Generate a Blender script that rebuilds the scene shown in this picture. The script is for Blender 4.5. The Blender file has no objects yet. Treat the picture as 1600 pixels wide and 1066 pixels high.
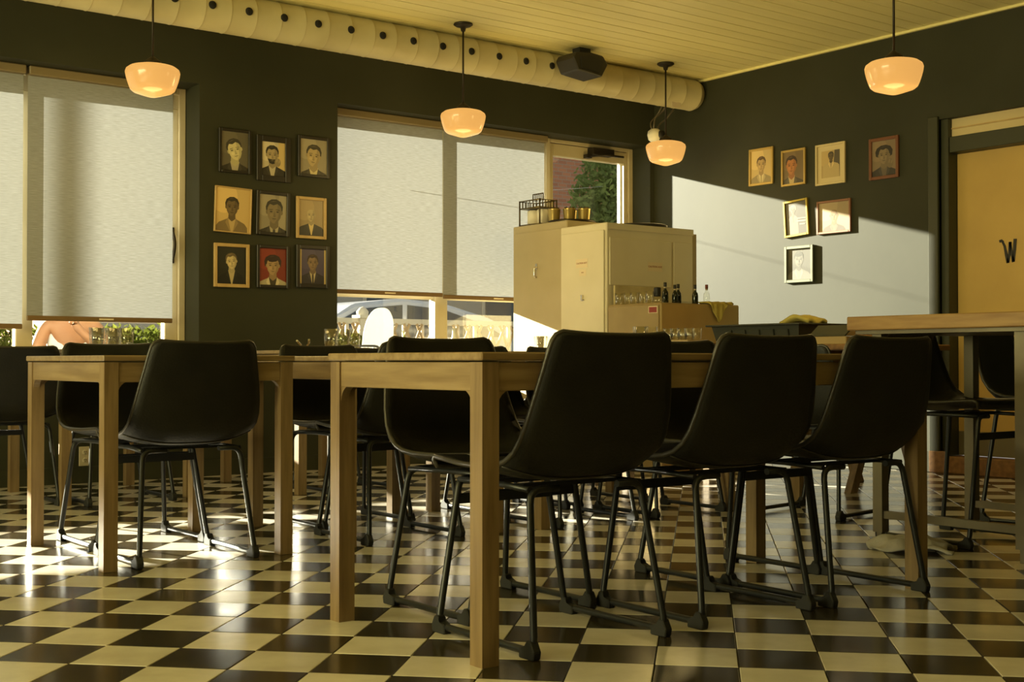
import bpy, bmesh, math, random
from mathutils import Vector, Matrix
random.seed(7)
S = bpy.context.scene
COL = S.collection
PI = math.pi

# ------------------------------------------------------------------ camera, world, sun, exposure
CAMH = 0.731
YAW = math.radians(52.65)             # angle from the view axis to the window wall's direction (world +X)
cd = bpy.data.cameras.new('camera'); cam = bpy.data.objects.new('camera', cd); COL.objects.link(cam)
cd.sensor_width = 36.0; cd.lens = 36.0 * 2008 / 1600; cd.clip_start = 0.05; cd.clip_end = 300
cam.location = (0, 0, CAMH)
pit = math.radians(0.884)
fwd = Vector((math.cos(YAW) * math.cos(pit), math.sin(YAW) * math.cos(pit), math.sin(pit)))
cam.rotation_euler = fwd.to_track_quat('-Z', 'Y').to_euler()
S.camera = cam

vs = S.view_settings
vs.view_transform = 'Standard'; vs.look = 'None'; vs.gamma = 1.0; vs.use_curve_mapping = False
vs.exposure = 0.50

world = bpy.data.worlds.new('world'); S.world = world; world.use_nodes = True
wn = world.node_tree; wn.nodes.clear()
wo = wn.nodes.new('ShaderNodeOutputWorld'); bg = wn.nodes.new('ShaderNodeBackground')
bg.inputs['Color'].default_value = (0.80, 0.82, 0.74, 1); bg.inputs['Strength'].default_value = 0.6
wn.links.new(bg.outputs[0], wo.inputs[0])

KX, KZ = 0.30, 0.275                   # sunlight travels (+KX, -1, -KZ)
sd = bpy.data.lights.new('sun', 'SUN'); sun = bpy.data.objects.new('sun', sd); COL.objects.link(sun)
sd.energy = 40.0; sd.color = (1.0, 0.93, 0.72); sd.angle = math.radians(0.7)
sun.rotation_euler = Vector((KX, -1, -KZ)).to_track_quat('-Z', 'Y').to_euler()
sun.location = (-3, 20, 8)

def area(name, loc, target, sx, sy, power, color):
    l = bpy.data.lights.new(name, 'AREA'); o = bpy.data.objects.new(name, l); COL.objects.link(o)
    l.shape = 'RECTANGLE'; l.size = sx; l.size_y = sy; l.energy = power; l.color = color
    o.location = loc
    o.rotation_euler = (Vector(target) - Vector(loc)).to_track_quat('-Z', 'Y').to_euler()
    return o
# added fill lamp for daylight from the unseen left, tilted up towards the ceiling
area('left_daylight_fill', (-4.85, 3.6, 1.45), (0, 3.6, 4.6), 5.0, 1.8, 275, (1.0, 0.93, 0.45))

# ------------------------------------------------------------------ dimensions
YF = 7.675        # room face of the window wall
YG = 7.95         # glass plane
XR = 7.33         # right wall
H = 2.946
XL, YN = -5.0, -3.0

# ------------------------------------------------------------------ helpers
def box(bm, x0, x1, y0, y1, z0, z1, mi=0):
    v = [bm.verts.new(p) for p in ((x0,y0,z0),(x1,y0,z0),(x1,y1,z0),(x0,y1,z0),(x0,y0,z1),(x1,y0,z1),(x1,y1,z1),(x0,y1,z1))]
    for f in ((0,3,2,1),(4,5,6,7),(0,1,5,4),(1,2,6,5),(2,3,7,6),(3,0,4,7)):
        bm.faces.new([v[i] for i in f]).material_index = mi
    return bm
def prism(bm, poly, fn, d0, d1, mi=0):
    """poly: 2-d outline; fn(a, b, d) -> 3-d point; extruded from d0 to d1"""
    n = len(poly)
    a = [bm.verts.new(fn(p[0], p[1], d0)) for p in poly]; b = [bm.verts.new(fn(p[0], p[1], d1)) for p in poly]
    bm.faces.new(a).material_index = mi; bm.faces.new(b[::-1]).material_index = mi
    for i in range(n):
        bm.faces.new((a[i], b[i], b[(i+1) % n], a[(i+1) % n])).material_index = mi
    return bm
def tube(bm, pts, r, n=8, closed=False, ry=None):
    pts = [Vector(p) for p in pts]; m = len(pts); rings = []
    up = Vector((0, 0, 1)); prev = None
    for i, p in enumerate(pts):
        if closed: t = pts[(i+1) % m] - pts[i-1]
        else: t = pts[min(i+1, m-1)] - pts[max(i-1, 0)]
        t.normalize()
        if prev is None:
            s = t.cross(up)
            if s.length < 1e-3: s = t.cross(Vector((1, 0, 0)))
        else:
            s = prev - t * prev.dot(t)
        s.normalize(); prev = s; w = s.cross(t)
        rr = r[i] if isinstance(r, (list, tuple)) else r
        rings.append([bm.verts.new(p + s * (math.cos(2*PI*k/n) * rr) + w * (math.sin(2*PI*k/n) * (ry or rr))) for k in range(n)])
    for i in range(m if closed else m-1):
        A, B = rings[i], rings[(i+1) % m]
        for k in range(n):
            f = bm.faces.new((A[k], A[(k+1) % n], B[(k+1) % n], B[k])); f.smooth = True
    if not closed:
        bm.faces.new(rings[0][::-1]); bm.faces.new(rings[-1])
    return bm
def lathe(bm, prof, n=24, c=(0, 0, 0), smooth=True):
    rings = []
    for r, z in prof:
        if r < 1e-6: rings.append([bm.verts.new((c[0], c[1], c[2]+z))])
        else: rings.append([bm.verts.new((c[0]+r*math.cos(2*PI*k/n), c[1]+r*math.sin(2*PI*k/n), c[2]+z)) for k in range(n)])
    for A, B in zip(rings, rings[1:]):
        for k in range(n):
            a, b = A[k % len(A)], A[(k+1) % len(A)]; d, e = B[k % len(B)], B[(k+1) % len(B)]
            vs_ = []
            for q in (a, b, e, d):
                if q not in vs_: vs_.append(q)
            if len(vs_) > 2:
                f = bm.faces.new(vs_); f.smooth = smooth
    return bm
def rounded(pts, rad, seg=4):
    """round the inner corners of a polyline"""
    P = [Vector(p) for p in pts]; out = [P[0]]
    for i in range(1, len(P)-1):
        a = (P[i-1]-P[i]); b = (P[i+1]-P[i]); ra = min(rad, a.length*.45, b.length*.45)
        p0 = P[i]+a.normalized()*ra; p1 = P[i]+b.normalized()*ra
        for k in range(seg+1):
            t = k/seg
            out.append(p0*(1-t)**2 + P[i]*2*t*(1-t) + p1*t*t)
    out.append(P[-1]); return out
NB = bmesh.new
def obj(name, bm, m, parent=None, bevel=0, smooth=False):
    if bevel:
        bmesh.ops.bevel(bm, geom=bm.edges[:], offset=bevel, segments=1, affect='EDGES', clamp_overlap=True)
    bmesh.ops.recalc_face_normals(bm, faces=bm.faces[:])
    me = bpy.data.meshes.new(name); bm.to_mesh(me); bm.free()
    for x in (m if isinstance(m, (list, tuple)) else [m]): me.materials.append(x)
    if smooth:
        for p in me.polygons: p.use_smooth = True
    o = bpy.data.objects.new(name, me); COL.objects.link(o)
    if parent: o.parent = parent
    return o
def inst(name, me, parent, loc=(0,0,0), rz=0, scale=None):
    o = bpy.data.objects.new(name, me); COL.objects.link(o); o.parent = parent
    o.location = loc; o.rotation_euler = (0, 0, rz)
    if scale: o.scale = scale
    return o
def tag(o, label=None, cat=None, group=None, kind=None):
    if label: o['label'] = label
    if cat: o['category'] = cat
    if group: o['group'] = group
    if kind: o['kind'] = kind
    return o
def thing(name, label, cat, loc=(0,0,0), rz=0, group=None):
    o = bpy.data.objects.new(name, None); COL.objects.link(o); o.empty_display_size = .1
    o.location = loc; o.rotation_euler = (0, 0, rz)
    return tag(o, label, cat, group)
def dup(root, loc, rz, label, group=None):
    def rec(o, parent):
        c = o.copy(); COL.objects.link(c); c.parent = parent
        for ch in list(o.children): rec(ch, c)
        return c
    r = rec(root, None); r.location = loc; r.rotation_euler = (0, 0, rz); r['label'] = label
    if group: r['group'] = group
    return r

# ------------------------------------------------------------------ materials
def mat(name, col, rough=.6, metal=0, col2=None, scale=6, stretch=(1,1,1), bump=0, bscale=None, spec=.5, coord='Object', rnd=0, detail=4, emit=None, es=0, trans=0, rvar=0, contrast=(.35,.65)):
    m = bpy.data.materials.new(name); m.use_nodes = True; nt = m.node_tree; N = nt.nodes; L = nt.links
    b = N['Principled BSDF']
    b.inputs['Base Color'].default_value = (*col, 1); b.inputs['Roughness'].default_value = rough
    b.inputs['Metallic'].default_value = metal; b.inputs['Specular IOR Level'].default_value = spec
    if trans: b.inputs['Transmission Weight'].default_value = trans
    if emit:
        b.inputs['Emission Color'].default_value = (*emit, 1); b.inputs['Emission Strength'].default_value = es
    if col2 or bump or rvar:
        tc = N.new('ShaderNodeTexCoord'); mp = N.new('ShaderNodeMapping'); mp.inputs['Scale'].default_value = stretch
        L.new(tc.outputs[coord], mp.inputs['Vector'])
        nz = N.new('ShaderNodeTexNoise'); nz.inputs['Scale'].default_value = scale; nz.inputs['Detail'].default_value = detail
        L.new(mp.outputs[0], nz.inputs['Vector'])
        if rnd:
            oi = N.new('ShaderNodeObjectInfo'); ad = N.new('ShaderNodeVectorMath'); ad.operation = 'ADD'
            ml = N.new('ShaderNodeMath'); ml.operation = 'MULTIPLY'; ml.inputs[1].default_value = 37.0
            L.new(oi.outputs['Random'], ml.inputs[0]); L.new(mp.outputs[0], ad.inputs[0]); L.new(ml.outputs[0], ad.inputs[1]); L.new(ad.outputs[0], nz.inputs['Vector'])
        if col2:
            cr = N.new('ShaderNodeValToRGB'); cr.color_ramp.elements[0].color = (*col, 1); cr.color_ramp.elements[1].color = (*col2, 1)
            cr.color_ramp.elements[0].position = contrast[0]; cr.color_ramp.elements[1].position = contrast[1]
            L.new(nz.outputs['Fac'], cr.inputs[0])
            out = cr.outputs[0]
            if rnd:
                hs = N.new('ShaderNodeHueSaturation'); mr = N.new('ShaderNodeMapRange')
                mr.inputs['To Min'].default_value = 1-rnd; mr.inputs['To Max'].default_value = 1+rnd
                L.new(oi.outputs['Random'], mr.inputs['Value']); L.new(mr.outputs[0], hs.inputs['Value']); L.new(out, hs.inputs['Color']); out = hs.outputs[0]
            L.new(out, b.inputs['Base Color'])
        if rvar:
            mr2 = N.new('ShaderNodeMapRange'); mr2.inputs['To Min'].default_value = max(0, rough-rvar); mr2.inputs['To Max'].default_value = rough+rvar
            L.new(nz.outputs['Fac'], mr2.inputs['Value']); L.new(mr2.outputs[0], b.inputs['Roughness'])
        if bump:
            nb = N.new('ShaderNodeTexNoise'); nb.inputs['Scale'].default_value = bscale or scale*4; nb.inputs['Detail'].default_value = 3
            L.new(mp.outputs[0], nb.inputs['Vector'])
            bp = N.new('ShaderNodeBump'); bp.inputs['Strength'].default_value = bump; bp.inputs['Distance'].default_value = .004
            L.new(nb.outputs['Fac'], bp.inputs['Height']); L.new(bp.outputs[0], b.inputs['Normal'])
    return m
def glass_mat(name, tint=(1,1,1), refl=.04, rough=0.0):
    m = bpy.data.materials.new(name); m.use_nodes = True; nt = m.node_tree; N = nt.nodes; L = nt.links; N.clear()
    o = N.new('ShaderNodeOutputMaterial'); mx = N.new('ShaderNodeMixShader'); t = N.new('ShaderNodeBsdfTransparent'); g = N.new('ShaderNodeBsdfGlossy')
    lw = N.new('ShaderNodeLayerWeight'); lw.inputs['Blend'].default_value = .5
    pw = N.new('ShaderNodeMath'); pw.operation = 'POWER'; pw.inputs[1].default_value = 4.0
    fr = N.new('ShaderNodeMath'); fr.operation = 'MULTIPLY_ADD'; fr.inputs[1].default_value = .85; fr.inputs[2].default_value = refl
    L.new(lw.outputs['Facing'], pw.inputs[0]); L.new(pw.outputs[0], fr.inputs[0])
    t.inputs['Color'].default_value = (*tint, 1); g.inputs['Roughness'].default_value = rough
    L.new(fr.outputs[0], mx.inputs[0]); L.new(t.outputs[0], mx.inputs[1]); L.new(g.outputs[0], mx.inputs[2]); L.new(mx.outputs[0], o.inputs[0])
    return m
def translucent_mat(name, col, w=.6, col2=None, stretch=(1,1,1), scale=10, through=0.0, dk=1.0):
    m = bpy.data.materials.new(name); m.use_nodes = True; nt = m.node_tree; N = nt.nodes; L = nt.links; N.clear()
    o = N.new('ShaderNodeOutputMaterial'); mx = N.new('ShaderNodeMixShader'); d = N.new('ShaderNodeBsdfDiffuse'); t = N.new('ShaderNodeBsdfTranslucent')
    mx.inputs[0].default_value = w
    L.new(d.outputs[0], mx.inputs[1]); L.new(t.outputs[0], mx.inputs[2])
    d.inputs['Color'].default_value = (*col, 1); t.inputs['Color'].default_value = (*col, 1)
    if col2:
        tc = N.new('ShaderNodeTexCoord'); mp = N.new('ShaderNodeMapping'); mp.inputs['Scale'].default_value = stretch
        nz = N.new('ShaderNodeTexNoise'); nz.inputs['Scale'].default_value = scale; nz.inputs['Detail'].default_value = 3
        cr = N.new('ShaderNodeValToRGB'); cr.color_ramp.elements[0].color = (*col2, 1); cr.color_ramp.elements[1].color = (*col, 1)
        cr.color_ramp.elements[0].position = .3; cr.color_ramp.elements[1].position = .7
        L.new(tc.outputs['Object'], mp.inputs[0]); L.new(mp.outputs[0], nz.inputs['Vector']); L.new(nz.outputs['Fac'], cr.inputs[0])
        L.new(cr.outputs[0], d.inputs['Color']); L.new(cr.outputs[0], t.inputs['Color'])
    if dk != 1.0:                       # cloth whose face reflects less than it lets through
        src = d.inputs['Color'].links[0].from_socket; hs = N.new('ShaderNodeHueSaturation'); hs.inputs['Value'].default_value = dk
        L.new(src, hs.inputs['Color']); L.new(hs.outputs[0], d.inputs['Color'])
    last = mx.outputs[0]
    if through:
        tr = N.new('ShaderNodeBsdfTransparent'); m2 = N.new('ShaderNodeMixShader'); m2.inputs[0].default_value = through
        L.new(last, m2.inputs[1]); L.new(tr.outputs[0], m2.inputs[2]); last = m2.outputs[0]
    L.new(last, o.inputs[0])
    return m
def attr_mat(name, rough=.4):
    m = bpy.data.materials.new(name); m.use_nodes = True; nt = m.node_tree
    a = nt.nodes.new('ShaderNodeAttribute'); a.attribute_name = 'Col'
    b = nt.nodes['Principled BSDF']; b.inputs['Roughness'].default_value = rough
    nt.links.new(a.outputs['Color'], b.inputs['Base Color']); return m

M = {}
M['wall'] = mat('wall_green_paint', (.032,.0325,.0165), .60, col2=(.040,.0405,.022), scale=1.6, bump=.05, bscale=30, spec=.2)
M['trimgreen'] = mat('door_trim_green_paint', (.032,.034,.013), .45, bump=.05, scale=12)
M['white_frame'] = mat('window_frame_cream_paint', (.52,.44,.26), .45, col2=(.46,.38,.21), scale=5)
M['ceiling'] = mat('ceiling_cream_paint', (.86,.77,.35), .5, col2=(.80,.71,.31), scale=3, stretch=(.2,3,1), rnd=.03)
M['ceilgap'] = mat('ceiling_groove', (.30,.22,.08), .8)
M['duct'] = mat('duct_cream_paint', (.56,.49,.27), .5, col2=(.47,.40,.21), scale=2.5, bump=.05, bscale=14)
M['hole'] = mat('dark_hole', (.01,.009,.006), .9)
M['light_tile'] = mat('light_floor_tile', (.70,.65,.56), .20, col2=(.57,.52,.43), scale=7, rnd=.10, rvar=.08, bump=.03, bscale=9, spec=.5)
M['dark_tile'] = mat('dark_floor_tile', (.048,.038,.020), .17, col2=(.027,.022,.011), scale=7, rnd=.18, rvar=.07, bump=.03, bscale=9, spec=.5)
M['grout'] = mat('grout', (.045,.036,.022), .8)
M['oak'] = mat('oiled_oak', (.32,.225,.110), .38, col2=(.22,.145,.064), scale=3, stretch=(1.2,14,14), bump=.06, bscale=8, rnd=.05)
M['oakleg'] = mat('oiled_oak_leg', (.265,.180,.087), .40, col2=(.175,.112,.050), scale=3, stretch=(14,14,1.2), bump=.06, bscale=8, rnd=.05)
M['block'] = mat('butcher_block', (.40,.24,.085), .42, col2=(.28,.15,.05), scale=4, stretch=(10,1.2,10), bump=.05)
M['leather'] = mat('black_leather', (.009,.0088,.007), .50, col2=(.014,.0135,.010), scale=9, bump=.25, bscale=130, spec=.35)
M['piping'] = mat('leather_piping', (.035,.030,.022), .30, bump=.2, scale=80)
M['steel'] = mat('black_powder_coated_steel', (.020,.021,.022), .36, metal=.3)
M['rubber'] = mat('black_rubber', (.012,.012,.012), .7)
M['greymetal'] = mat('brushed_grey_metal', (.22,.19,.13), .42, metal=.7, col2=(.17,.14,.10), scale=5)
M['cabinet'] = mat('cabinet_cream_enamel', (.70,.63,.45), .38, col2=(.64,.57,.39), scale=2.2)
M['cabtan'] = mat('cabinet_tan_enamel', (.46,.37,.20), .42, col2=(.41,.33,.17), scale=2.2)
M['counterbox'] = mat('stainless_front', (.50,.37,.17), .30, metal=.55, col2=(.42,.30,.13), scale=2.5)
M['panelwhite'] = mat('pale_board', (.55,.47,.26), .5, col2=(.40,.32,.16), scale=7)
M['chrome'] = mat('chrome', (.7,.66,.58), .18, metal=1)
M['bronze'] = mat('dark_bronze', (.035,.026,.014), .45, metal=.5)
M['black'] = mat('matt_black', (.014,.013,.011), .55)
M['speaker'] = mat('speaker_black', (.022,.018,.010), .5)
M['shade'] = mat('opal_glass_shade', (.18,.11,.05), .16, emit=(1.0,.50,.125), es=.54)
M['blind'] = translucent_mat('roller_blind_fabric', (.84,.86,.86), .051, col2=(.62,.64,.60), stretch=(6,6,90), scale=3, dk=.38)
M['blindbar'] = mat('blind_bottom_bar', (.17,.10,.035), .5)
M['cassette'] = mat('blind_cassette', (.20,.15,.07), .5)
M['glass'] = glass_mat('window_glass', (.94,.95,.94), .11)
M['drinkglass'] = glass_mat('drinking_glass', (1,1,.97), .09, .04)
M['walldoor'] = mat('door_ochre_paint', (.56,.37,.10), .5, col2=(.52,.34,.09), scale=4)
M['kick'] = mat('kick_plate_grey', (.20,.17,.10), .4, metal=.3)
M['brownwood'] = mat('brown_wood', (.26,.13,.04), .45, col2=(.17,.08,.025), scale=4, stretch=(1,8,8))
M['outlet'] = mat('outlet_plastic', (.55,.47,.30), .4)
M['label'] = mat('label_paper', (.72,.60,.40), .7)
M['redink'] = mat('red_ink', (.26,.035,.018), .7)
M['paint_w'] = mat('black_letter_paint', (.012,.010,.006), .5)
M['tubgrey'] = mat('bus_tub_plastic', (.040,.042,.032), .45)
M['kraft'] = mat('kraft_card', (.40,.28,.12), .75)
M['cloth'] = mat('mustard_cloth', (.52,.42,.10), .85, col2=(.42,.33,.07), scale=12, bump=.3)
M['ragcloth'] = mat('grey_white_rag', (.50,.47,.43), .9, col2=(.38,.36,.34), scale=14, bump=.4, bscale=120)
M['bottle'] = mat('dark_bottle_glass', (.010,.014,.006), .12)
M['bottlelabel'] = mat('bottle_label', (.45,.38,.24), .6)
M['foil_red'] = mat('bottle_red_capsule', (.16,.035,.02), .35)
M['clearbottle'] = glass_mat('clear_bottle_glass', (.95,.95,.9), .04)
M['tin'] = mat('brass_tin', (.58,.44,.15), .3, metal=.7, col2=(.42,.30,.09), scale=2, stretch=(9,9,.3))
M['wire'] = mat('caddy_wire', (.10,.07,.02), .45, metal=.6)
M['candle'] = mat('candle_wax', (.80,.74,.58), .5)
M['gold'] = mat('gold_frame', (.52,.36,.11), .38, metal=.35)
M['wood_frame'] = mat('pale_wood_frame', (.55,.38,.15), .5, col2=(.46,.30,.11), scale=8)
M['cream_frame'] = mat('cream_frame', (.62,.50,.26), .5)
M['black_frame'] = mat('black_frame', (.014,.011,.006), .4)
M['red_frame'] = mat('reddish_wood_frame', (.16,.055,.02), .45)
M['pink_frame'] = mat('rose_wood_frame', (.24,.10,.05), .45)
M['green_frame'] = mat('grey_green_frame', (.13,.14,.095), .4, metal=.3)
M['yellow_frame'] = mat('yellow_gilt_frame', (.36,.27,.035), .4, metal=.3)
M['print'] = attr_mat('photo_print')
# outdoors
M['patio'] = mat('patio_concrete', (.16,.15,.13), .8, col2=(.12,.11,.10), scale=3)
M['leaf'] = translucent_mat('leaf_green', (.16,.17,.03), .5, col2=(.06,.08,.012), scale=3)
M['leafdark'] = translucent_mat('tree_leaf_green', (.30,.38,.12), .45, col2=(.12,.17,.06), scale=3)
M['branch'] = mat('branch_brown', (.12,.08,.04), .8)
M['fence'] = mat('fence_cream_paint', (.62,.56,.44), .6)
M['lattice'] = mat('lattice_tan', (.45,.30,.14), .7)
M['whiteplastic'] = mat('white_moulded_plastic', (.86,.86,.83), .35)
M['carpaint'] = mat('silver_car_paint', (.52,.56,.64), .22, metal=.4)
M['carglass'] = mat('car_window_dark', (.05,.06,.08), .08)
M['skin'] = mat('skin', (.50,.25,.12), .5, col2=(.44,.21,.10), scale=10)
M['shirt'] = mat('white_shirt', (.82,.82,.80), .8)
M['hair'] = mat('dark_hair', (.05,.03,.02), .6)
M['trouser'] = mat('dark_trousers', (.05,.05,.06), .8)
def brick_mat():
    m = bpy.data.materials.new('brick_far_wall'); m.use_nodes = True; nt = m.node_tree; N = nt.nodes; L = nt.links
    b = N['Principled BSDF']; b.inputs['Roughness'].default_value = .9
    tc = N.new('ShaderNodeTexCoord'); sx = N.new('ShaderNodeSeparateXYZ'); cx = N.new('ShaderNodeCombineXYZ')
    br = N.new('ShaderNodeTexBrick'); br.inputs['Color1'].default_value = (.60,.25,.13,1); br.inputs['Color2'].default_value = (.46,.19,.11,1); br.inputs['Mortar'].default_value = (.42,.32,.24,1)
    br.inputs['Scale'].default_value = 1.0; br.inputs['Brick Width'].default_value = .24; br.inputs['Row Height'].default_value = .085; br.inputs['Mortar Size'].default_value = .008
    L.new(tc.outputs['Object'], sx.inputs[0]); L.new(sx.outputs['X'], cx.inputs['X']); L.new(sx.outputs['Z'], cx.inputs['Y']); L.new(cx.outputs[0], br.inputs['Vector'])
    L.new(br.outputs['Color'], b.inputs['Base Color']); return m
M['brick'] = brick_mat()
M['greywall'] = mat('grey_render', (.40,.37,.32), .9)

# ------------------------------------------------------------------ the floor: diagonal chequered tiles
TY = math.radians(8.43)
rx = Vector((math.sin(YAW), -math.cos(YAW))); fy = Vector((math.cos(YAW), math.sin(YAW)))    # camera right / forward on the floor
av = rx*math.cos(TY) - fy*math.sin(TY); bv = -(rx*math.sin(TY) + fy*math.cos(TY))             # tile axes
o0 = rx*(.3197*CAMH) + fy*(5.1033*CAMH)
TS = .20
fl = obj('floor', box(NB(), XL-.2, XR+.2, YN-.2, 7.98, -.06, -.008), M['grout']); tag(fl, kind='structure')
tang = math.atan2(av.y, av.x)
def tile_bm(bm, cx=0, cy=0, mi=0, ang=None):
    h_ = TS/2 - .0014
    pts = [(-h_,-h_),(h_,-h_),(h_,h_),(-h_,h_)]
    def T(x, y, z):
        if ang is None: return (x, y, z)
        return (cx + x*math.cos(ang) - y*math.sin(ang), cy + x*math.sin(ang) + y*math.cos(ang), z)
    lo = [bm.verts.new(T(x, y, -.009)) for x, y in pts]; mid = [bm.verts.new(T(x, y, -.0012)) for x, y in pts]
    k = 1-.0014/h_
    top = [bm.verts.new(T(x*k, y*k, 0)) for x, y in pts]
    for i in range(4):
        j = (i+1) % 4
        bm.faces.new((lo[i], lo[j], mid[j], mid[i])).material_index = mi
        bm.faces.new((mid[i], mid[j], top[j], top[i])).material_index = mi
    bm.faces.new(top).material_index = mi
def tile_mesh(m):
    bm = NB(); tile_bm(bm); me = bpy.data.meshes.new('floor_tile'); bm.to_mesh(me); bm.free(); me.materials.append(m); return me
tl, td = tile_mesh(M['light_tile']), tile_mesh(M['dark_tile'])
cells = []
for i in range(-55, 60):
    for j in range(-55, 45):
        c = o0 + av*(TS*(i+.5)) + bv*(TS*(j+.5))
        if XL < c.x < XR-.03 and YN < c.y < YF-.03:
            d = c.dot(fy); l = c.dot(rx)
            vis = d > 2.7 and abs(l)/d < 800/2008 + .02 and .731/d < (1066-564)/2008 + .02
            cells.append((not vis, d, i, j, c))
cells.sort(key=lambda t: (t[0], t[1]))
rest = NB()
for k, (nv, d, i, j, c) in enumerate(cells):
    dark = (i+j) % 2 == 0
    if k < 300:
        t = inst('floor_tile', td if dark else tl, fl, (c.x, c.y, random.uniform(-.0006, .0004)), tang)
        t.rotation_euler = (random.gauss(0, .0012), random.gauss(0, .0012), tang)
    else:
        tile_bm(rest, c.x, c.y, 1 if dark else 0, tang)
tag(obj('floor_tile', rest, [M['light_tile'], M['dark_tile']], fl), kind='stuff')

# ------------------------------------------------------------------ ceiling planks along the window wall
ce = obj('ceiling', box(NB(), XL-.2, XR+.2, YN-.2, 8.05, H+.016, H+.08), M['ceilgap']); tag(ce, kind='structure')
PW = .124
pb = NB(); box(pb, -(XR-XL)/2, (XR-XL)/2, -PW/2+.0035, PW/2-.0035, 0, .014)
pme = bpy.data.meshes.new('ceiling_plank'); pb.to_mesh(pme); pb.free(); pme.materials.append(M['ceiling'])
y = YF - PW/2; n = 0
while y > YN:
    inst('ceiling_plank', pme, ce, ((XL+XR)/2, y, H+random.uniform(0, .0015))); y -= PW
tr = obj('trim_1', box(NB(), XR-.022, XR, YN, YF, H-.016, H), M['ceiling']); tag(tr, kind='structure')

# ------------------------------------------------------------------ walls
SILL = .50; HEAD = 2.492
WX0, WX1 = 0.0, 3.361          # left opening
VX0, VX1 = -4.5, -2.3          # unseen window opening added farther left, without blinds, for sun bounced off the floor
MX0, MX1 = 4.36, 7.282          # middle opening (windows and door)
DX0 = 6.27                      # left side of the door
wb = NB()
Y2 = 8.03
box(wb, XL-.2, VX0, YF, Y2, 0, H); box(wb, VX0, VX1, YF, Y2, 0, SILL); box(wb, VX0, VX1, YF, Y2, HEAD, H); box(wb, VX1, WX0, YF, Y2, 0, H); box(wb, WX1, MX0, YF, Y2, 0, H); box(wb, MX1, XR+.2, YF, Y2, 0, H)
box(wb, WX0, WX1, YF, Y2, HEAD, H); box(wb, MX0, MX1, YF, Y2, HEAD, H)
box(wb, WX0, WX1, YF, Y2, 0, SILL); box(wb, MX0, DX0, YF, Y2, 0, SILL)
tag(obj('wall_back', wb, M['wall']), kind='structure')
# right wall with the washroom door's opening
DY1, DY0 = 4.985, 3.93          # opening edges
DTOP = 2.315
wr = NB()
box(wr, XR, XR+.2, DY1, YF, 0, H); box(wr, XR, XR+.2, YN, DY0, 0, H); box(wr, XR, XR+.2, DY0, DY1, DTOP, H)
tag(obj('wall_right', wr, M['wall']), kind='structure')
wl = NB()                        # left wall with its wide shop windows
box(wl, XL-.2, XL, YN, 1.0, 0, H); box(wl, XL-.2, XL, 6.2, Y2, 0, H); box(wl, XL-.2, XL, 1.0, 6.2, 0, .45); box(wl, XL-.2, XL, 1.0, 6.2, 2.45, H)
tag(obj('wall_left', wl, M['wall']), kind='structure')
wf = NB(); box(wf, XL-.2, XR+.2, YN-.2, YN, 0, H)
tag(obj('wall_front', wf, M['wall']), kind='structure')
tag(obj('baseboard_right', box(NB(), XR-.016, XR, DY1+.075, YF, 0, .135), M['wall'], bevel=.003), kind='structure')
bb = NB(); box(bb, XL, MX0+1.9, YF-.016, YF, 0, .10)
tag(obj('baseboard_back', bb, M['wall']), kind='structure')

# ------------------------------------------------------------------ windows of the back wall
def frame_rect(bm, x0, x1, z0, z1, w, y0, y1):
    box(bm, x0, x0+w, y0, y1, z0, z1); box(bm, x1-w, x1, y0, y1, z0, z1)
    box(bm, x0+w, x1-w, y0, y1, z1-w, z1); box(bm, x0+w, x1-w, y0, y1, z0, z0+w)
    return bm
# left sliding unit
w1 = obj('window_1', frame_rect(NB(), WX0, WX1-.002, SILL, HEAD, .045, 7.885, 8.0), M['white_frame'], bevel=.004); tag(w1, kind='structure')
obj('head_rail', box(NB(), WX0+.045, WX1-.047, 7.90, 7.985, 2.36, HEAD-.045), M['white_frame'], w1)
for x0, x1, nm in ((3.23, 3.315, 'sliding_stile'), (2.30, 2.40, 'mullion')):
    obj(nm, box(NB(), x0, x1, 7.905, 7.975, SILL+.045, 2.36), M['white_frame'], w1, bevel=.005)
obj('bottom_rail', box(NB(), WX0+.045, 3.23, 7.91, 7.97, SILL+.045, SILL+.12), M['white_frame'], w1)
for x0, x1 in ((WX0+.045, 2.30), (2.40, 3.23)):
    obj('pane', box(NB(), x0, x1, YG-.003, YG+.003, SILL+.12, 2.36), M['glass'], w1)
hb = NB(); tube(hb, [(3.272+.0, 7.895-.045*math.sin(PI*k/10), 1.375+.20*k/10) for k in range(11)], .011, 8)
box(hb, 3.262, 3.285, 7.888, 7.906, 1.36, 1.39); box(hb, 3.262, 3.285, 7.888, 7.906, 1.56, 1.59)
tag(obj('pull_handle', hb, M['bronze'], w1), 'curved dark bronze pull handle')
# middle windows
w2 = obj('window_2', frame_rect(NB(), MX0, DX0+.08, SILL, HEAD, .045, 7.885, 8.0), M['white_frame'], bevel=.004); tag(w2, kind='structure')
obj('head_rail', box(NB(), MX0+.045, DX0+.035, 7.90, 7.985, 2.40, HEAD-.045), M['white_frame'], w2)
obj('mullion', box(NB(), 5.315, 5.425, 7.90, 7.985, SILL+.045, 2.40), M['white_frame'], w2, bevel=.005)
for x0, x1 in ((MX0+.045, 5.315), (5.425, DX0+.035)):
    obj('pane', box(NB(), x0, x1, YG-.003, YG+.003, SILL+.045, 2.40), M['glass'], w2)
for x0, x1 in ((MX0+.045, 5.315), (5.425, DX0+.035)):
    obj('transom_bar', box(NB(), x0, x1, 7.925, 7.975, 1.185, 1.215), M['white_frame'], w2)
tag(obj('trim_2', box(NB(), WX0-.02, WX1, YF-.03, 7.885, SILL, SILL+.03), M['white_frame']), kind='structure')
tag(obj('trim_3', box(NB(), MX0, DX0, YF-.03, 7.885, SILL, SILL+.03), M['white_frame']), kind='structure')
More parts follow.
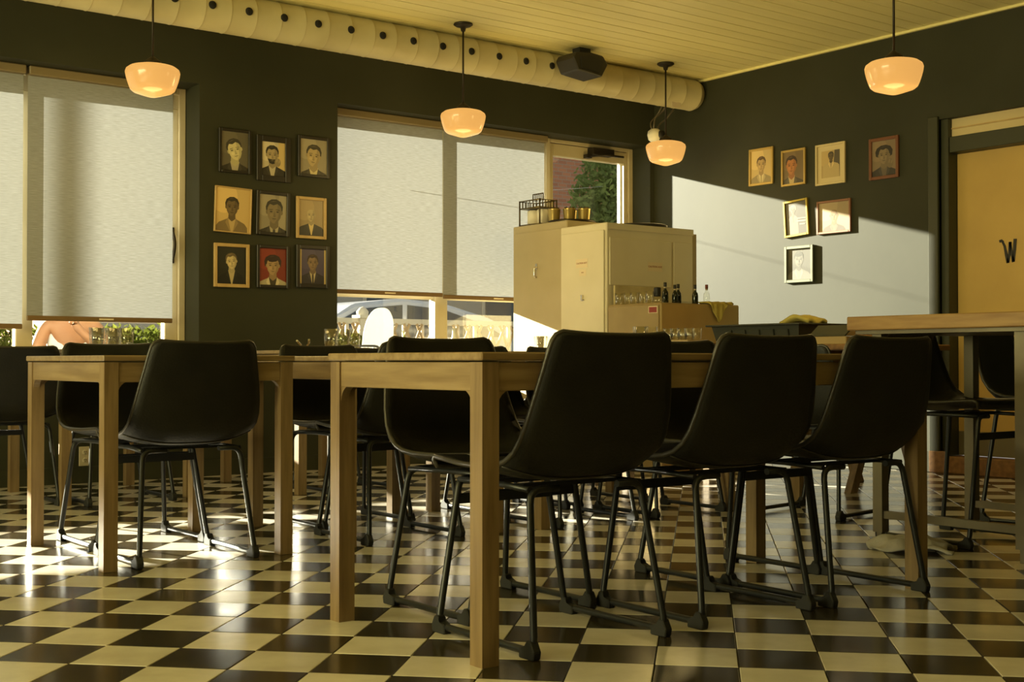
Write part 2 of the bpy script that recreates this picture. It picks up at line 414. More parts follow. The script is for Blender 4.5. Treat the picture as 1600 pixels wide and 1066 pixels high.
w3 = obj('bounce_window', frame_rect(NB(), VX0, VX1, SILL, HEAD, .045, 7.885, 8.0), M['white_frame'], bevel=.004); tag(w3, kind='structure')
obj('pane', box(NB(), VX0+.045, VX1-.045, YG-.003, YG+.003, SILL+.045, HEAD-.045), M['glass'], w3)
# glazed door beside the corner
d1 = thing('door_1', None, None, (0, 0, 0)); tag(d1, kind='structure')
fb = NB(); box(fb, DX0+.08, DX0+.125, 7.88, 8.0, 0, HEAD); box(fb, 7.235, 7.28, 7.88, 8.0, 0, HEAD); box(fb, DX0+.125, 7.235, 7.88, 8.0, 2.465, HEAD)
obj('door_frame', fb, M['white_frame'], d1, bevel=.003)
lf = NB(); box(lf, 6.40, 6.44, 7.90, 7.965, .02, 2.46); box(lf, 7.198, 7.233, 7.90, 7.965, .02, 2.46); box(lf, 6.44, 7.198, 7.90, 7.965, 2.365, 2.46); box(lf, 6.44, 7.198, 7.90, 7.965, .02, .25)
obj('door_leaf', lf, M['white_frame'], d1, bevel=.003)
obj('pane', box(NB(), 6.44, 7.198, YG-.012, YG-.006, .25, 2.365), M['glass'], d1)
obj('glazing_bead', box(NB(), 7.19, 7.198, 7.945, 7.975, .25, 2.365), M['whiteplastic'], d1)
cb = NB(); box(cb, 6.80, 7.02, 7.82, 7.90, 2.40, 2.455); tube(cb, [(6.99,7.84,2.41),(7.10,7.80,2.40),(6.86,7.74,2.385),(6.78,7.86,2.385)], .009, 6); box(cb, 6.755, 6.805, 7.85, 7.90, 2.37, 2.40)
tag(obj('door_closer', cb, M['bronze'], d1), 'dark hydraulic door closer with folding arm')

# ------------------------------------------------------------------ roller blinds
def blind(x0, x1, zb, label, zt=2.462):
    t = thing('roller_blind', label, 'blind', ((x0+x1)/2, 7.84, zb), 0, 'roller blinds on the window wall')
    w = (x1-x0)/2
    b = NB(); nx = 14
    for sx in range(nx):
        a0, a1 = -w+2*w*sx/nx, -w+2*w*(sx+1)/nx
        yy = lambda a: .0025*math.sin(a*9)
        v = [b.verts.new((a0, yy(a0), .02)), b.verts.new((a1, yy(a1), .02)), b.verts.new((a1, yy(a1), zt-zb)), b.verts.new((a0, yy(a0), zt-zb))]
        f = b.faces.new(v); f.smooth = True
    bmesh.ops.remove_doubles(b, verts=b.verts[:], dist=1e-5)
    obj('fabric', b, M['blind'], t)
    obj('bottom_bar', box(NB(), -w, w, -.009, .009, -.004, .026), M['blindbar'], t, bevel=.004)
    c = NB(); box(c, -w-.004, w+.004, -.05, .035, zt-zb-.025, zt-zb+.028)
    obj('cassette', c, M['cassette'], t, bevel=.006)
    obj('pull_tab', box(NB(), -.02, .07, -.013, -.0095, .006, .016), M['label'], t)
blind(.05, 2.318, .925, 'pale roller blind at the far left edge of the picture, hanging a little lower')
blind(2.345, 3.252, .976, 'pale roller blind in the left window next to the curved door handle')
blind(MX0+.012, 5.337, 1.205, 'pale roller blind directly right of the nine portraits')
blind(5.345, 6.30, 1.193, 'pale roller blind between the middle mullion and the tan cabinet')

# ------------------------------------------------------------------ air duct with outlet holes
t = thing('air_duct', 'long round cream air duct with a row of dark holes under the ceiling', 'duct', (0, 7.19, 2.83))
R_ = .122
b = NB(); x = XL+.05; prof = []
while x < 7.27:
    x2 = min(x+.165, 7.27)
    prof += [(R_, x), (R_, x2-.012), (R_+.0022, x2-.008), (R_+.0022, x2-.004), (R_, x2)]
    x = x2+.0001
prof += [(R_-.012, 7.305), (R_-.04, 7.322), (0, 7.325)]
lathe(b, [(0, XL+.05)] + prof, 32)
b.transform(Matrix.Rotation(PI/2, 4, 'Y'))
obj('duct_tube', b, M['duct'], t)
seam = NB(); box(seam, XL+.05, 7.2, -.006, .006, R_-.006, R_+.010); obj('hanger_rail', seam, M['greymetal'], t)
hxs = [3.174+.2345*k for k in range(12)]
hxs = [2.94] + hxs
hm = NB(); lathe(hm, [(0, .004), (.0235, .004), (.0245, -.004), (0, -.004)], 18)
hm.transform(Matrix.Rotation(PI/2, 4, 'X'))
hme = bpy.data.meshes.new('outlet_hole'); hm.to_mesh(hme); hm.free(); hme.materials.append(M['hole'])
for hx in hxs: inst('outlet_hole', hme, t, (hx, -R_, 0.0))
lb = NB(); box(lb, 6.985, 7.075, -.075, -.072, -.135, -.095); obj('paper_tag', lb, M['label'], t)

# loudspeaker on the ceiling in front of the duct
t = thing('loudspeaker', 'small black faceted loudspeaker fixed under the ceiling before the duct', 'speaker', (5.91, 6.93, 2.86))
b = NB(); prism(b, [(-.135,.03),(-.16,-.01),(-.115,-.095),(.105,-.118),(.165,-.02),(.12,.035),(.0,.045)], lambda a, c, d: (a, d, c), -.10, .10)
obj('speaker_body', b, M['speaker'], t, bevel=.008)
b = NB(); prism(b, [(-.10,.0),(-.085,-.075),(.085,-.09),(.115,-.01),(.0,.02)], lambda a, c, d: (a, d, c), -.106, -.099); obj('grille', b, M['black'], t)
obj('bracket', box(NB(), -.05, .05, -.04, .04, .04, .086), M['black'], t)

# ------------------------------------------------------------------ pendant lamps
sp = [(.045,0),(.09,-.003),(.125,-.012),(.144,-.026),(.149,-.042),(.146,-.062),(.139,-.090),(.129,-.120),(.120,-.140),(.105,-.152),(.078,-.161),(.048,-.171),(.020,-.179),(0,-.181)]
def pendant(x, y, ztop, label):
    t = thing('pendant_lamp', label, 'pendant lamp', (x, y, H), 0, 'schoolhouse pendant lamps')
    zt = ztop - H
    b = NB(); lathe(b, [(0,0),(.062,0),(.064,-.008),(.05,-.018),(.020,-.026),(.014,-.05),(0,-.05)], 24); obj('canopy', b, M['bronze'], t)
    b = NB(); tube(b, [(0,0,-.04),(0,0,zt+.03)], .0065, 8); obj('rod', b, M['bronze'], t)
    b = NB(); lathe(b, [(.008,zt+.05),(.02,zt+.04),(.046,zt+.02),(.05,zt+.004),(.047,zt-.008),(0,zt-.008)], 24); obj('fitter', b, M['bronze'], t)
    b = NB(); lathe(b, [(r, z+zt) for r, z in sp], 36); s_ = obj('lamp_shade', b, M['shade'], t)
    pl = bpy.data.lights.new('lamp_bulb', 'POINT'); pl.energy = 9.5; pl.color = (1.0, .72, .26); pl.shadow_soft_size = .2
    po = bpy.data.objects.new('lamp_bulb', pl); COL.objects.link(po); po.parent = t; po.location = (0, 0, zt-.50)
pendant(2.735, 6.88, 2.377, 'glowing orange pendant lamp before the left window, farthest left')
pendant(4.847, 6.88, 2.377, 'glowing orange pendant lamp before the middle blinds')
pendant(6.693, 6.885, 2.362, 'glowing orange pendant lamp in the corner beside the security camera')
pendant(5.62, 4.09, 2.295, 'glowing orange pendant lamp before the right wall, above the portraits')
pendant(.3, 1.2, 2.3, 'added pendant lamp above the viewpoint, outside the view, lighting the near floor')  # unseen lamp added to light the near floor and table ends
pendant(-.9, 3.9, 2.3, 'added pendant lamp outside the view on the left, giving extra warm light')  # another unseen lamp, added for warm light on the ceiling

# security camera and its cables in the corner
t = thing('security_camera', 'white dome security camera with dark lens in the corner', 'camera', (6.985, 7.31, 2.50))
b = NB(); lathe(b, [(0,.052),(.03,.048),(.052,.03),(.058,.0),(.05,-.035),(.03,-.052),(0,-.056)], 20); obj('camera_body', b, M['candle'], t)
b = NB(); lathe(b, [(0,.0),(.026,0),(.03,-.012),(.034,-.012),(.034,.02),(0,.02)], 18); b.transform(Matrix.Translation((.022,-.044,.0)) @ Matrix.Rotation(PI/2, 4, 'X'))
obj('lens', b, M['black'], t)
b = NB(); tube(b, rounded([(-.01,0,.05),(.02,.02,.14),(.08,.0,.19),(.10,-.03,.24)], .05), .008, 6); obj('bracket_arm', b, M['greymetal'], t)
b = NB(); tube(b, rounded([(-.03,0,.04),(-.02,.03,.10),(.06,.03,.17),(.06,-.02,.23)], .05), .006, 6); tube(b, rounded([(.03,0,.03),(.06,.02,.09),(.13,.0,.14),(.17,-.04,.22)], .05), .007, 6); obj('cable', b, M['greymetal'], t)

# ------------------------------------------------------------------ washroom door in the right wall
d2 = thing('door_2', None, None, (0, 0, 0)); tag(d2, kind='structure')
XD = XR+.115
fb = NB(); box(fb, XR-.02, XR+.02, DY1, DY1+.075, 0, DTOP+.02); box(fb, XR-.02, XR+.02, DY0-.075, DY0, 0, DTOP+.02)
obj('casing', fb, M['trimgreen'], d2, bevel=.004)
jb = NB(); box(jb, XR+.02, XD+.04, DY1-.055, DY1, 0, DTOP); box(jb, XR+.02, XD+.04, DY0, DY0+.055, 0, DTOP); box(jb, XR+.03, XD+.04, DY0+.055, DY1-.055, 2.092, 2.195)
obj('jamb', jb, M['trimgreen'], d2, bevel=.003)
tb = NB(); box(tb, XR+.06, XR+.09, DY0, DY1, 2.195, DTOP); obj('transom_panel', tb, M['cream_frame'], d2)
obj('transom_rail', box(NB(), XR+.052, XR+.06, DY0, DY1, 2.248, 2.256), M['wood_frame'], d2)
obj('door_leaf', box(NB(), XD, XD+.04, DY0+.057, DY1-.057, .115, 2.090), M['walldoor'], d2, bevel=.002)
obj('kick_plate', box(NB(), XD-.003, XD, DY0+.06, DY1-.06, .118, .272), M['kick'], d2)
obj('threshold_step', box(NB(), XR-.01, XD+.05, DY0, DY1, 0, .110), M['brownwood'], d2, bevel=.004)
obj('plinth_block', box(NB(), XR-.024, XR+.06, DY1-.05, DY1+.075, 0, .14), M['brownwood'], d2, bevel=.003)
def stroke(bm, pts, r, xx):
    """flat brush stroke on the door: pts (y, z) with widths r"""
    L_, R2 = [], []
    for i, (a, c) in enumerate(pts):
        p0 = pts[max(i-1, 0)]; p1 = pts[min(i+1, len(pts)-1)]
        dx, dz = p1[0]-p0[0], p1[1]-p0[1]; l = math.hypot(dx, dz) or 1
        w = r[i] if isinstance(r, list) else r
        L_.append((a - dz/l*w, c + dx/l*w)); R2.append((a + dz/l*w, c - dx/l*w))
    prism(bm, L_ + R2[::-1], lambda a, c, d: (d, a, c), xx-.003, xx)
wb_ = NB(); ws = 1.0
xx = XD-.0005
stroke(wb_, [(4.655,1.492),(4.640,1.497),(4.628,1.485)], .009, xx)
stroke(wb_, [(4.632,1.488),(4.618,1.46),(4.606,1.40),(4.596,1.352)], [.007,.008,.010,.010], xx)
stroke(wb_, [(4.596,1.354),(4.585,1.41),(4.580,1.485)], [.009,.009,.010], xx)
stroke(wb_, [(4.582,1.485),(4.570,1.42),(4.558,1.356)], [.007,.009,.010], xx)
stroke(wb_, [(4.558,1.358),(4.550,1.43),(4.545,1.502)], [.009,.010,.011], xx)
for v in wb_.verts: v.co.y += -.03
tag(obj('letter_w', wb_, M['paint_w'], d2), 'hand-painted black letter W')

# wall socket under the left window
t = thing('wall_socket', 'cream double wall socket low under the left window', 'socket', (2.64, YF, .16))
obj('cover_plate', box(NB(), -.036, .036, -.007, 0, -.058, .058), M['outlet'], t, bevel=.002)
for dz in (-.024, .024):
    b = NB(); lathe(b, [(0,.002),(.015,.002),(.017,0)], 14); b.transform(Matrix.Translation((0,-.007,dz)) @ Matrix.Rotation(PI/2, 4, 'X'))
    r = obj('receptacle', b, M['outlet'], t)
    s_ = NB(); box(s_, -.007, -.004, -.0102, -.009, dz-.001, dz+.008); box(s_, .004, .007, -.0102, -.009, dz-.001, dz+.008); box(s_, -.002, .002, -.0102, -.009, dz-.010, dz-.006); obj('slot', s_, M['hole'], r)

# ------------------------------------------------------------------ dining tables
LEG = .05
def table(name, x0, x1, y0, y1, h, label, cat='table', group='oak dining tables'):
    t = thing(name, label, cat, ((x0+x1)/2, (y0+y1)/2, 0), 0, group)
    a, c = (x1-x0)/2, (y1-y0)/2
    obj('tabletop', box(NB(), -a-.006, a+.006, -c-.006, c+.006, h-.020, h), M['oak'], t, bevel=.003)
    zt = h-.024; za = h-.094; rr = .045
    arc = [(rr*(1-math.cos(k*PI/10)), -rr*math.sin(k*PI/10)) for k in range(6)]   # quarter circle
    for sx in (-1, 1):
        for sy in (-1, 1):
            b = NB()
            box(b, *(sorted((sx*a, sx*(a-LEG)))), *(sorted((sy*c, sy*(c-LEG)))), 0, zt)
            # concave brackets towards the aprons
            poly = [(0, 0), (rr, 0)] + [(rr*(1-math.sin(k*PI/12)), -rr*(1-math.cos(k*PI/12))) for k in range(1, 6)] + [(0, -rr)]
            prism(b, poly, lambda p, q, d: (sx*(a-LEG-p), d, za+.004+q), sy*(c-.006), sy*(c-.030))
            prism(b, poly, lambda p, q, d: (d, sy*(c-LEG-p), za+.004+q), sx*(a-.006), sx*(a-.030))
            obj('leg', b, M['oakleg'], t)
    for sy in (-1, 1):
        obj('apron', box(NB(), -a+LEG+.001, a-LEG-.001, *(sorted((sy*(c-.004), sy*(c-.024)))), za, zt), M['oak'], t, bevel=.002)
    for sx in (-1, 1):
        b = box(NB(), -(c-LEG-.001), c-LEG-.001, -.01, .01, za, zt)
        bmesh.ops.bevel(b, geom=b.edges[:], offset=.002, segments=1, affect='EDGES')
        o = obj('apron', b, M['oak'], t); o.rotation_euler = (0, 0, PI/2); o.location = (sx*(a-.014), 0, 0)
    return t
table('dining_table', 1.80, 3.565, 2.475, 3.205, .752, 'long oak dining table in the foreground with a pale lit end')
table('dining_table', 1.575, 2.30, 4.385, 5.245, .750, 'small oak table at left whose pale end panel catches the light')
table('dining_table', 2.53, 3.30, 4.385, 5.245, .750, 'small oak table right behind the left corner of the long table')
table('dining_table', 3.475, 4.69, 4.345, 5.245, .750, 'oak table in the middle row, hidden behind the nearest black chairs')
table('dining_table', 2.12, 2.83, 6.50, 7.42, .790, 'oak table under the left window')
table('dining_table', 3.33, 4.05, 6.28, 7.28, .790, 'oak table below the nine portraits carrying tumblers')
table('dining_table', 4.80, 5.52, 6.30, 7.20, .790, 'oak table below the middle blind, left of the tan cabinet')

# high butcher-block table at the right
t = thing('high_table', 'high butcher-block table on grey metal legs at the right edge', 'table', (4.60, 2.51, 0))
b = NB(); box(b, -.385, .385, -.79, .79, .853, .908); obj('tabletop', b, M['block'], t, bevel=.004)
b = NB(); box(b, -.36, .36, -.765, .765, .838, .853); obj('top_frame', b, M['greymetal'], t)
for sx in (-1, 1):
    for yy in ((.68, -.64, .06) if sx < 0 else (.68, -.64)):
        b = NB(); box(b, sx*.315-.022, sx*.315+.022, yy-.022, yy+.022, .05, .838); l_ = obj('leg', b, M['greymetal'], t)
        f_ = NB(); box(f_, sx*.315-.011, sx*.315+.011, yy-.011, yy+.011, 0, .05); obj('adjustable_foot', f_, M['greymetal'], l_)
    obj('stretcher', box(NB(), sx*.315-.012, sx*.315+.012, -.618, .658, .105, .135), M['greymetal'], t)

# ------------------------------------------------------------------ chairs: moulded bucket shell on a bent-tube sled frame
PROF = [(.238,.440,.205),(.242,.458,.212),(.225,.465,.218),(.16,.456,.228),(.08,.444,.237),(.0,.434,.243),(-.07,.427,.246),(-.125,.429,.248),(-.168,.445,.248),(-.197,.478,.246),(-.213,.52,.243),(-.226,.575,.236),(-.239,.637,.226),(-.252,.70,.213),(-.263,.75,.203),(-.269,.775,.197),(-.273,.788,.187),(-.275,.795,.170)]
RIM = [(.236,.444),(.240,.463),(.225,.472),(.162,.468),(.088,.463),(.018,.462),(-.042,.463),(-.088,.468),(-.128,.480),(-.162,.503),(-.187,.538),(-.206,.587),(-.221,.643),(-.235,.704),(-.246,.754),(-.252,.779),(-.256,.795),(-.260,.802)]
def shell_point(u, v, off=0):
    i = min(int(u), len(PROF)-2); f = u-i
    y, z, w = [PROF[i][k]*(1-f)+PROF[i+1][k]*f for k in range(3)]
    ry_, rz_ = [RIM[i][k]*(1-f)+RIM[i+1][k]*f for k in range(2)]
    Pa, Pb = PROF[max(i-1, 0)], PROF[min(i+2, len(PROF)-1)]
    ty, tz = Pb[0]-Pa[0], Pb[1]-Pa[1]; l = math.hypot(ty, tz); ny, nz = tz/l, -ty/l        # inward normal (up for the seat, forward for the back)
    q = abs(v)**2.8
    return Vector((w*v, y+(ry_-y)*q+ny*off, z+(rz_-z)*q+nz*off))
NU, NV = len(PROF)-1, 16
def make_chair(name, label, cat, lift=0, group='black bucket chairs'):
    t = thing(name, label, cat, (0,0,0), 0, group)
    b = NB()
    top = [[b.verts.new(shell_point(u, -1+2*k/NV, .007)) for k in range(NV+1)] for u in range(NU+1)]
    bot = [[b.verts.new(shell_point(u, -1+2*k/NV, -.007)) for k in range(NV+1)] for u in range(NU+1)]
    for u in range(NU):
        for k in range(NV):
            b.faces.new((top[u][k], top[u][k+1], top[u+1][k+1], top[u+1][k])); b.faces.new((bot[u][k], bot[u+1][k], bot[u+1][k+1], bot[u][k+1]))
        for k in (0, NV): b.faces.new((top[u][k], top[u+1][k], bot[u+1][k], bot[u][k]))
    for u in (0, NU):
        for k in range(NV): b.faces.new((top[u][k], top[u][k+1], bot[u][k+1], bot[u][k]))
    for v in b.verts: v.co.z += lift
    sh = obj('seat_shell', b, M['leather'], t, smooth=True)
    rim = [shell_point(u*.5, -1) for u in range(0, 2*NU+1)] + [shell_point(NU, -1+2*k/NV) for k in range(1, NV)] + [shell_point(u*.5, 1) for u in range(2*NU, -1, -1)] + [shell_point(0, 1-2*k/NV) for k in range(1, NV)]
    b = NB(); tube(b, [p + Vector((0,0,lift)) for p in rim], .0075, 6, closed=True); obj('edge_piping', b, M['piping'], sh)
    b = NB(); tube(b, [shell_point(7.6, -1+2*k/NV, -.0085) + Vector((0,0,lift)) for k in range(NV+1)], .0025, 5); obj('stitched_seam', b, M['piping'], sh)
    zt = .408+lift
    for s in (-1, 1):
        b = NB()
        loop = rounded([(s*.10,.215,zt),(s*.152,.205,zt),(s*.222,.205,.018),(s*.222,-.212,.018),(s*.187,-.150,zt),(s*.10,-.155,zt)], .035, 4)
        tube(b, loop, .0098, 8); obj('sled_leg', b, M['steel'], t)
        for yy, dr in ((.195, 1), (-.200, -1)):
            b = NB(); prism(b, [(-.035,.0),(.022,.0),(.026,.020),(.012,.046),(-.006,.046),(-.008,.030),(-.035,.026)], lambda p, q, d: (s*.222+d, yy+dr*p, q), -.013, .013)
            obj('rubber_foot', b, M['rubber'], t, bevel=.003)
        b = NB(); tube(b, rounded([(s*.152,.205,zt),(s*.165,.03,zt+.004),(s*.187,-.150,zt)], .05), .0085, 6); obj('side_rail', b, M['steel'], t)
    kk = (.355+lift*.75)
    b = NB(); box(b, -.158, .158, .196, .206, kk-.014, kk+.014); obj('crossbar', b, M['steel'], t)
    b = NB(); box(b, -.15, .15, .05, .085, zt-.002, zt+.010); box(b, -.16, .16, -.09, -.06, zt-.002, zt+.008); obj('seat_plate', b, M['steel'], t)
    return t
c0 = make_chair('bucket_chair', 'black leather bucket chair nearest the viewer, first at the long table', 'chair')
c0.location = (2.175, 2.682, 0); c0.rotation_euler = (0, 0, 0)
def chair(x, y, rz, label): return dup(c0, (x, y, 0), rz, label, 'black bucket chairs')
chair(2.765, 2.685, -.01, 'black leather bucket chair, second along the near side of the long table')
chair(3.295, 2.665, -.02, 'black leather bucket chair at the far right end of the long table')
chair(2.285, 3.105, PI+.01, 'black bucket chair facing the viewer across the long table, nearer the lit end')
chair(3.285, 3.075, PI, 'black bucket chair across the long table, hidden behind the second near chair')
chair(1.925, 4.600, .0, 'black bucket chair with its back to the viewer at the small left table')
chair(1.945, 5.085, PI, 'black bucket chair facing the viewer behind the small left table')
chair(2.86, 4.597, .0, 'black bucket chair seen under the long table beside its left leg')
chair(2.935, 5.085, PI, 'black bucket chair behind the second small table, under the tumblers')
chair(3.80, 4.552, .0, 'black bucket chair at the hidden middle table, seen below the first near chair')
chair(4.38, 4.552, .0, 'black bucket chair at the right half of the hidden middle table')
chair(3.83, 5.07, PI, 'black bucket chair on the window side of the middle table')
chair(4.36, 5.07, PI, 'black bucket chair on the window side of the middle table, nearer the cabinets')
chair(1.90, 6.75, .0, 'black bucket chair cut by the left edge of the picture')
chair(2.45, 6.62, .0, 'black bucket chair at the table under the left window')
chair(3.70, 6.42, .0, 'black bucket chair at the table below the nine portraits')
chair(5.16, 6.44, .0, 'black bucket chair at the table left of the tan cabinet')
chair(4.93, 4.02, -PI/2+.15, 'black bucket chair drawn up to the service table, back to the window')
s0 = make_chair('counter_stool', 'black bucket counter stool seen from the side under the high table', 'stool', .105, 'black counter stools')
s0.location = (4.66, 3.10, 0); s0.rotation_euler = (0, 0, PI)
dup(s0, (5.46, 3.16, 0), PI+.15, 'black bucket counter stool behind the high table, before the ochre door', 'black counter stools')

# ------------------------------------------------------------------ cabinets in the corner
XA, YA0, YA1, ZA = 5.845, 7.016, 7.645, 1.733
t = thing('tall_cabinet', 'tall tan metal cabinet against the blinds with tins on top', 'cabinet', (XA, YA0, 0))
obj('cabinet_body', box(NB(), 0, .45, 0, YA1-YA0, 0, ZA), M['cabtan'], t, bevel=.006)
dr = obj('cabinet_door', box(NB(), -.012, -.001, .02, YA1-YA0-.02, .05, ZA-.055), M['cabtan'], t, bevel=.003)
b = NB(); tube(b, rounded([(-.012,.33,1.415),(-.035,.33,1.41),(-.035,.33,1.345),(-.012,.33,1.34)], .012), .006, 6); box(b, -.018, -.012, .318, .342, 1.40, 1.44); obj('handle', b, M['chrome'], dr)
XB, YB0, YB1, ZB, WB = 5.777, 6.514, 7.003, 1.670, .823
t = thing('tall_cabinet', 'tall cream metal cabinet in front of the tan one with a dark tray on top', 'cabinet', (XB, YB0, 0))
obj('cabinet_body', box(NB(), 0, WB, 0, YB1-YB0, 0, ZB), M['cabinet'], t, bevel=.006)
dr = obj('cabinet_door', box(NB(), -.012, -.001, .018, YB1-YB0-.018, .05, ZB-.05), M['cabinet'], t, bevel=.003)
b = NB(); box(b, -.03, -.012, .225, .24, 1.15, 1.185); box(b, -.02, -.012, .215, .25, 1.145, 1.155); obj('handle', b, M['chrome'], dr)
obj('top_flange', box(NB(), .0, WB, -.006, -.001, ZB-.045, ZB-.002), M['cabinet'], t)
obj('side_panel', box(NB(), .02, .60, -.010, -.001, 1.245, ZB-.10), M['cabinet'], t, bevel=.003)
obj('side_panel', box(NB(), .625, WB-.01, -.007, -.001, 1.15, ZB-.10), M['cabinet'], t, bevel=.002)
obj('edge_post', box(NB(), WB+.012, WB+.055, .02, .10, 0, ZB-.03), M['cabtan'], t)
def sign(parent, text, w, h_, M4, size, lines=None, paper=True):
    """small printed label; M4 places a plate lying in local x (right) / y (up), facing +z"""
    b = NB(); box(b, -w/2, w/2, -h_/2, h_/2, 0, .001); b.transform(M4); lab = obj('label_plate', b, M['label'], parent)
    for k, tx in enumerate(lines or [text]):
        cu = bpy.data.curves.new('lettering', 'FONT'); cu.body = tx; cu.size = size; cu.align_x = 'CENTER'; cu.align_y = 'CENTER'; cu.extrude = .0003
        o = bpy.data.objects.new('tmp', cu); COL.objects.link(o)
        bpy.context.view_layer.update()
        me = bpy.data.meshes.new_from_object(o.evaluated_get(bpy.context.evaluated_depsgraph_get()))
        bpy.data.objects.remove(o); bpy.data.curves.remove(cu)
        nl = len(lines or [text])
        me.transform(M4 @ Matrix.Translation((0, (nl-1)*size*.6 - k*size*1.2, .0013)))
        me.materials.clear(); me.materials.append(M['redink'])
        q = bpy.data.objects.new('lettering', me); COL.objects.link(q); q.parent = lab
    return lab
faceX = lambda x, y, z: Matrix.Translation((x, y, z)) @ Matrix(((0,0,-1,0),(-1,0,0,0),(0,1,0,0),(0,0,0,1)))     # plate facing -X, its right along -Y
faceY = lambda x, y, z: Matrix.Translation((x, y, z)) @ Matrix(((1,0,0,0),(0,0,-1,0),(0,1,0,0),(0,0,0,1)))       # plate facing -Y, its right along +X
sign(t, '', .125, .060, faceX(-.0125, .245, 1.405), .016, ['CAUTION HOT'])
sign(t, '', .075, .045, faceX(-.0125, .235, 1.34), .012, ['HOT'])
sign(t, '', .135, .062, faceY(.44, -.0105, 1.385), .019, ['CAUTION HOT'])
# low stainless counter unit
XC, YC0, YC1, ZC, WC = 5.777, 5.99, 6.506, 1.108, .735
t = thing('counter_unit', 'waist-high stainless counter unit with bottles, before the cream cabinet', 'counter', (XC, YC0, 0))
obj('unit_body', box(NB(), 0, WC, 0, YC1-YC0, 0, ZC), M['counterbox'], t, bevel=.008)
obj('front_panel', box(NB(), -.008, -.001, .015, YC1-YC0-.015, .80, ZC-.015), M['counterbox'], t, bevel=.003)
obj('front_panel', box(NB(), -.008, -.001, .015, YC1-YC0-.015, .12, .79), M['counterbox'], t, bevel=.003)
lb = sign(t, '', .085, .045, faceX(-.0085, .065, ZC-.045), .016, [''])
b = NB(); box(b, -.010, -.0096, .028, .102, ZC-.064, ZC-.028); obj('red_sticker', b, M['redink'], t)
b = NB(); box(b, .04, .50, YC1-YC0-.03, YC1-YC0-.012, ZC, ZC+.135); obj('splash_board', b, M['panelwhite'], t, bevel=.003)

# ------------------------------------------------------------------ small things
GP = [(.0,.0),(.026,.0),(.030,.004),(.034,.05),(.037,.105),(.0345,.105),(.032,.05),(.028,.010),(.0,.010)]
def tumbler_mesh(k=1.0, hh=1.0):
    b = NB(); lathe(b, [(r*k, z*hh) for r, z in GP], 14)
    bmesh.ops.recalc_face_normals(b, faces=b.faces[:])
    me = bpy.data.meshes.new('tumbler'); b.to_mesh(me); b.free(); me.materials.append(M['drinkglass']); return me
TUM, TUMS, TUMB = tumbler_mesh(), tumbler_mesh(.75, .75), tumbler_mesh(1.1, 1.15)
def tumbler(me, x, y, z, label, group):
    o = bpy.data.objects.new('tumbler', me); COL.objects.link(o); o.location = (x, y, z); tag(o, label, 'glass', group); return o
def tray(x, y, z, w, d, m, label, rz=0, nm='serving_tray', cat='tray'):
    b = NB()
    box(b, -w/2, w/2, -d/2, d/2, 0, .006)
    for s in (-1, 1):
        box(b, s*w/2-.006, s*w/2+.006, -d/2, d/2, .0, .018); box(b, -w/2, w/2, s*d/2-.006, s*d/2+.006, .0, .018)
    o = obj(nm, b, m); o.location = (x, y, z); o.rotation_euler = (0, 0, rz); tag(o, label, cat); return o
# tumblers on the table below the portraits
tray(3.72, 6.60, .790, .34, .24, M['kraft'], 'low tan tray holding tumblers and cutlery below the portraits')
for k, (dx, dy) in enumerate(((-.04,-.02),(.045,-.01),(.12,.0),(.0,.06))):
    tumbler(TUMB, 3.74+dx, 6.60+dy, .797, ['leftmost ridged tumbler on the tan tray below the portraits', 'middle ridged tumbler on the tan tray below the portraits', 'rightmost ridged tumbler on the tan tray below the portraits', 'ridged tumbler at the back of the tan tray below the portraits'][k], 'tumblers on the tan tray')
for k, (dx, dz, a) in enumerate(((-.13,0,.5),(-.10,.006,.9))):
    b = NB(); tube(b, [(0,0,0),(.05,.02,.015),(.10,.03,.035)], .006, 6); o = obj('fork', b, M['chrome']); o.location = (3.72+dx-.08, 6.58, .81+dz); o.rotation_euler = (0, 0, PI+a)
    tag(o, ['lower steel fork at the left end of the tan tray', 'upper steel fork at the left end of the tan tray'][k], 'fork', 'forks on the tan tray')
# tumblers at the left window
for k, (dx, dy) in enumerate(((0,0),(.085,.0),(.17,.01),(.04,.08),(.13,.085))):
    tumbler(TUMB, 2.42+dx, 6.86+dy, .790, ['leftmost clear tumbler on the table under the left window', 'middle tumbler in the front row under the left window', 'rightmost tumbler in the front row under the left window', 'left tumbler in the back row under the left window', 'right tumbler in the back row under the left window'][k], 'tumblers under the left window')
# tumblers and carafe at the middle window table
for k, (dx, dy) in enumerate(((0,0),(.09,.01),(.045,.085))):
    tumbler(TUM, 5.30+dx, 6.62+dy, .790, ['leftmost clear tumbler on the table left of the tan cabinet', 'rightmost clear tumbler on the table left of the tan cabinet', 'clear tumbler behind two others left of the tan cabinet'][k], 'tumblers by the tan cabinet')
b = NB(); lathe(b, [(0,0),(.055,0),(.06,.01),(.045,.06),(.02,.10),(.016,.15),(.021,.158),(.0,.158)], 18); o = obj('carafe', b, M['whiteplastic']); o.location = (4.90, 7.05, .79); tag(o, 'white narrow-necked carafe on the table by the middle window', 'carafe')
# service table with tub, tray and box
t = thing('service_table', 'dark wooden service table carrying a bus tub before the right wall', 'table', (5.50, 4.85, 0))
obj('tabletop', box(NB(), -.35, .40, -.90, .88, .785, .815), M['brownwood'], t, bevel=.004)
for sx in (-.32, .36):
    for sy in (-.49, .80): obj('leg', box(NB(), sx-.025, sx+.025, sy-.025, sy+.025, 0, .785), M['oakleg'], t)
for sx in (-.32, .36): obj('apron', box(NB(), sx-.01, sx+.01, -.465, .775, .715, .785), M['brownwood'], t)
for sy in (-.49, .80): obj('apron', box(NB(), -.295, .335, sy-.01, sy+.01, .715, .785), M['brownwood'], t)
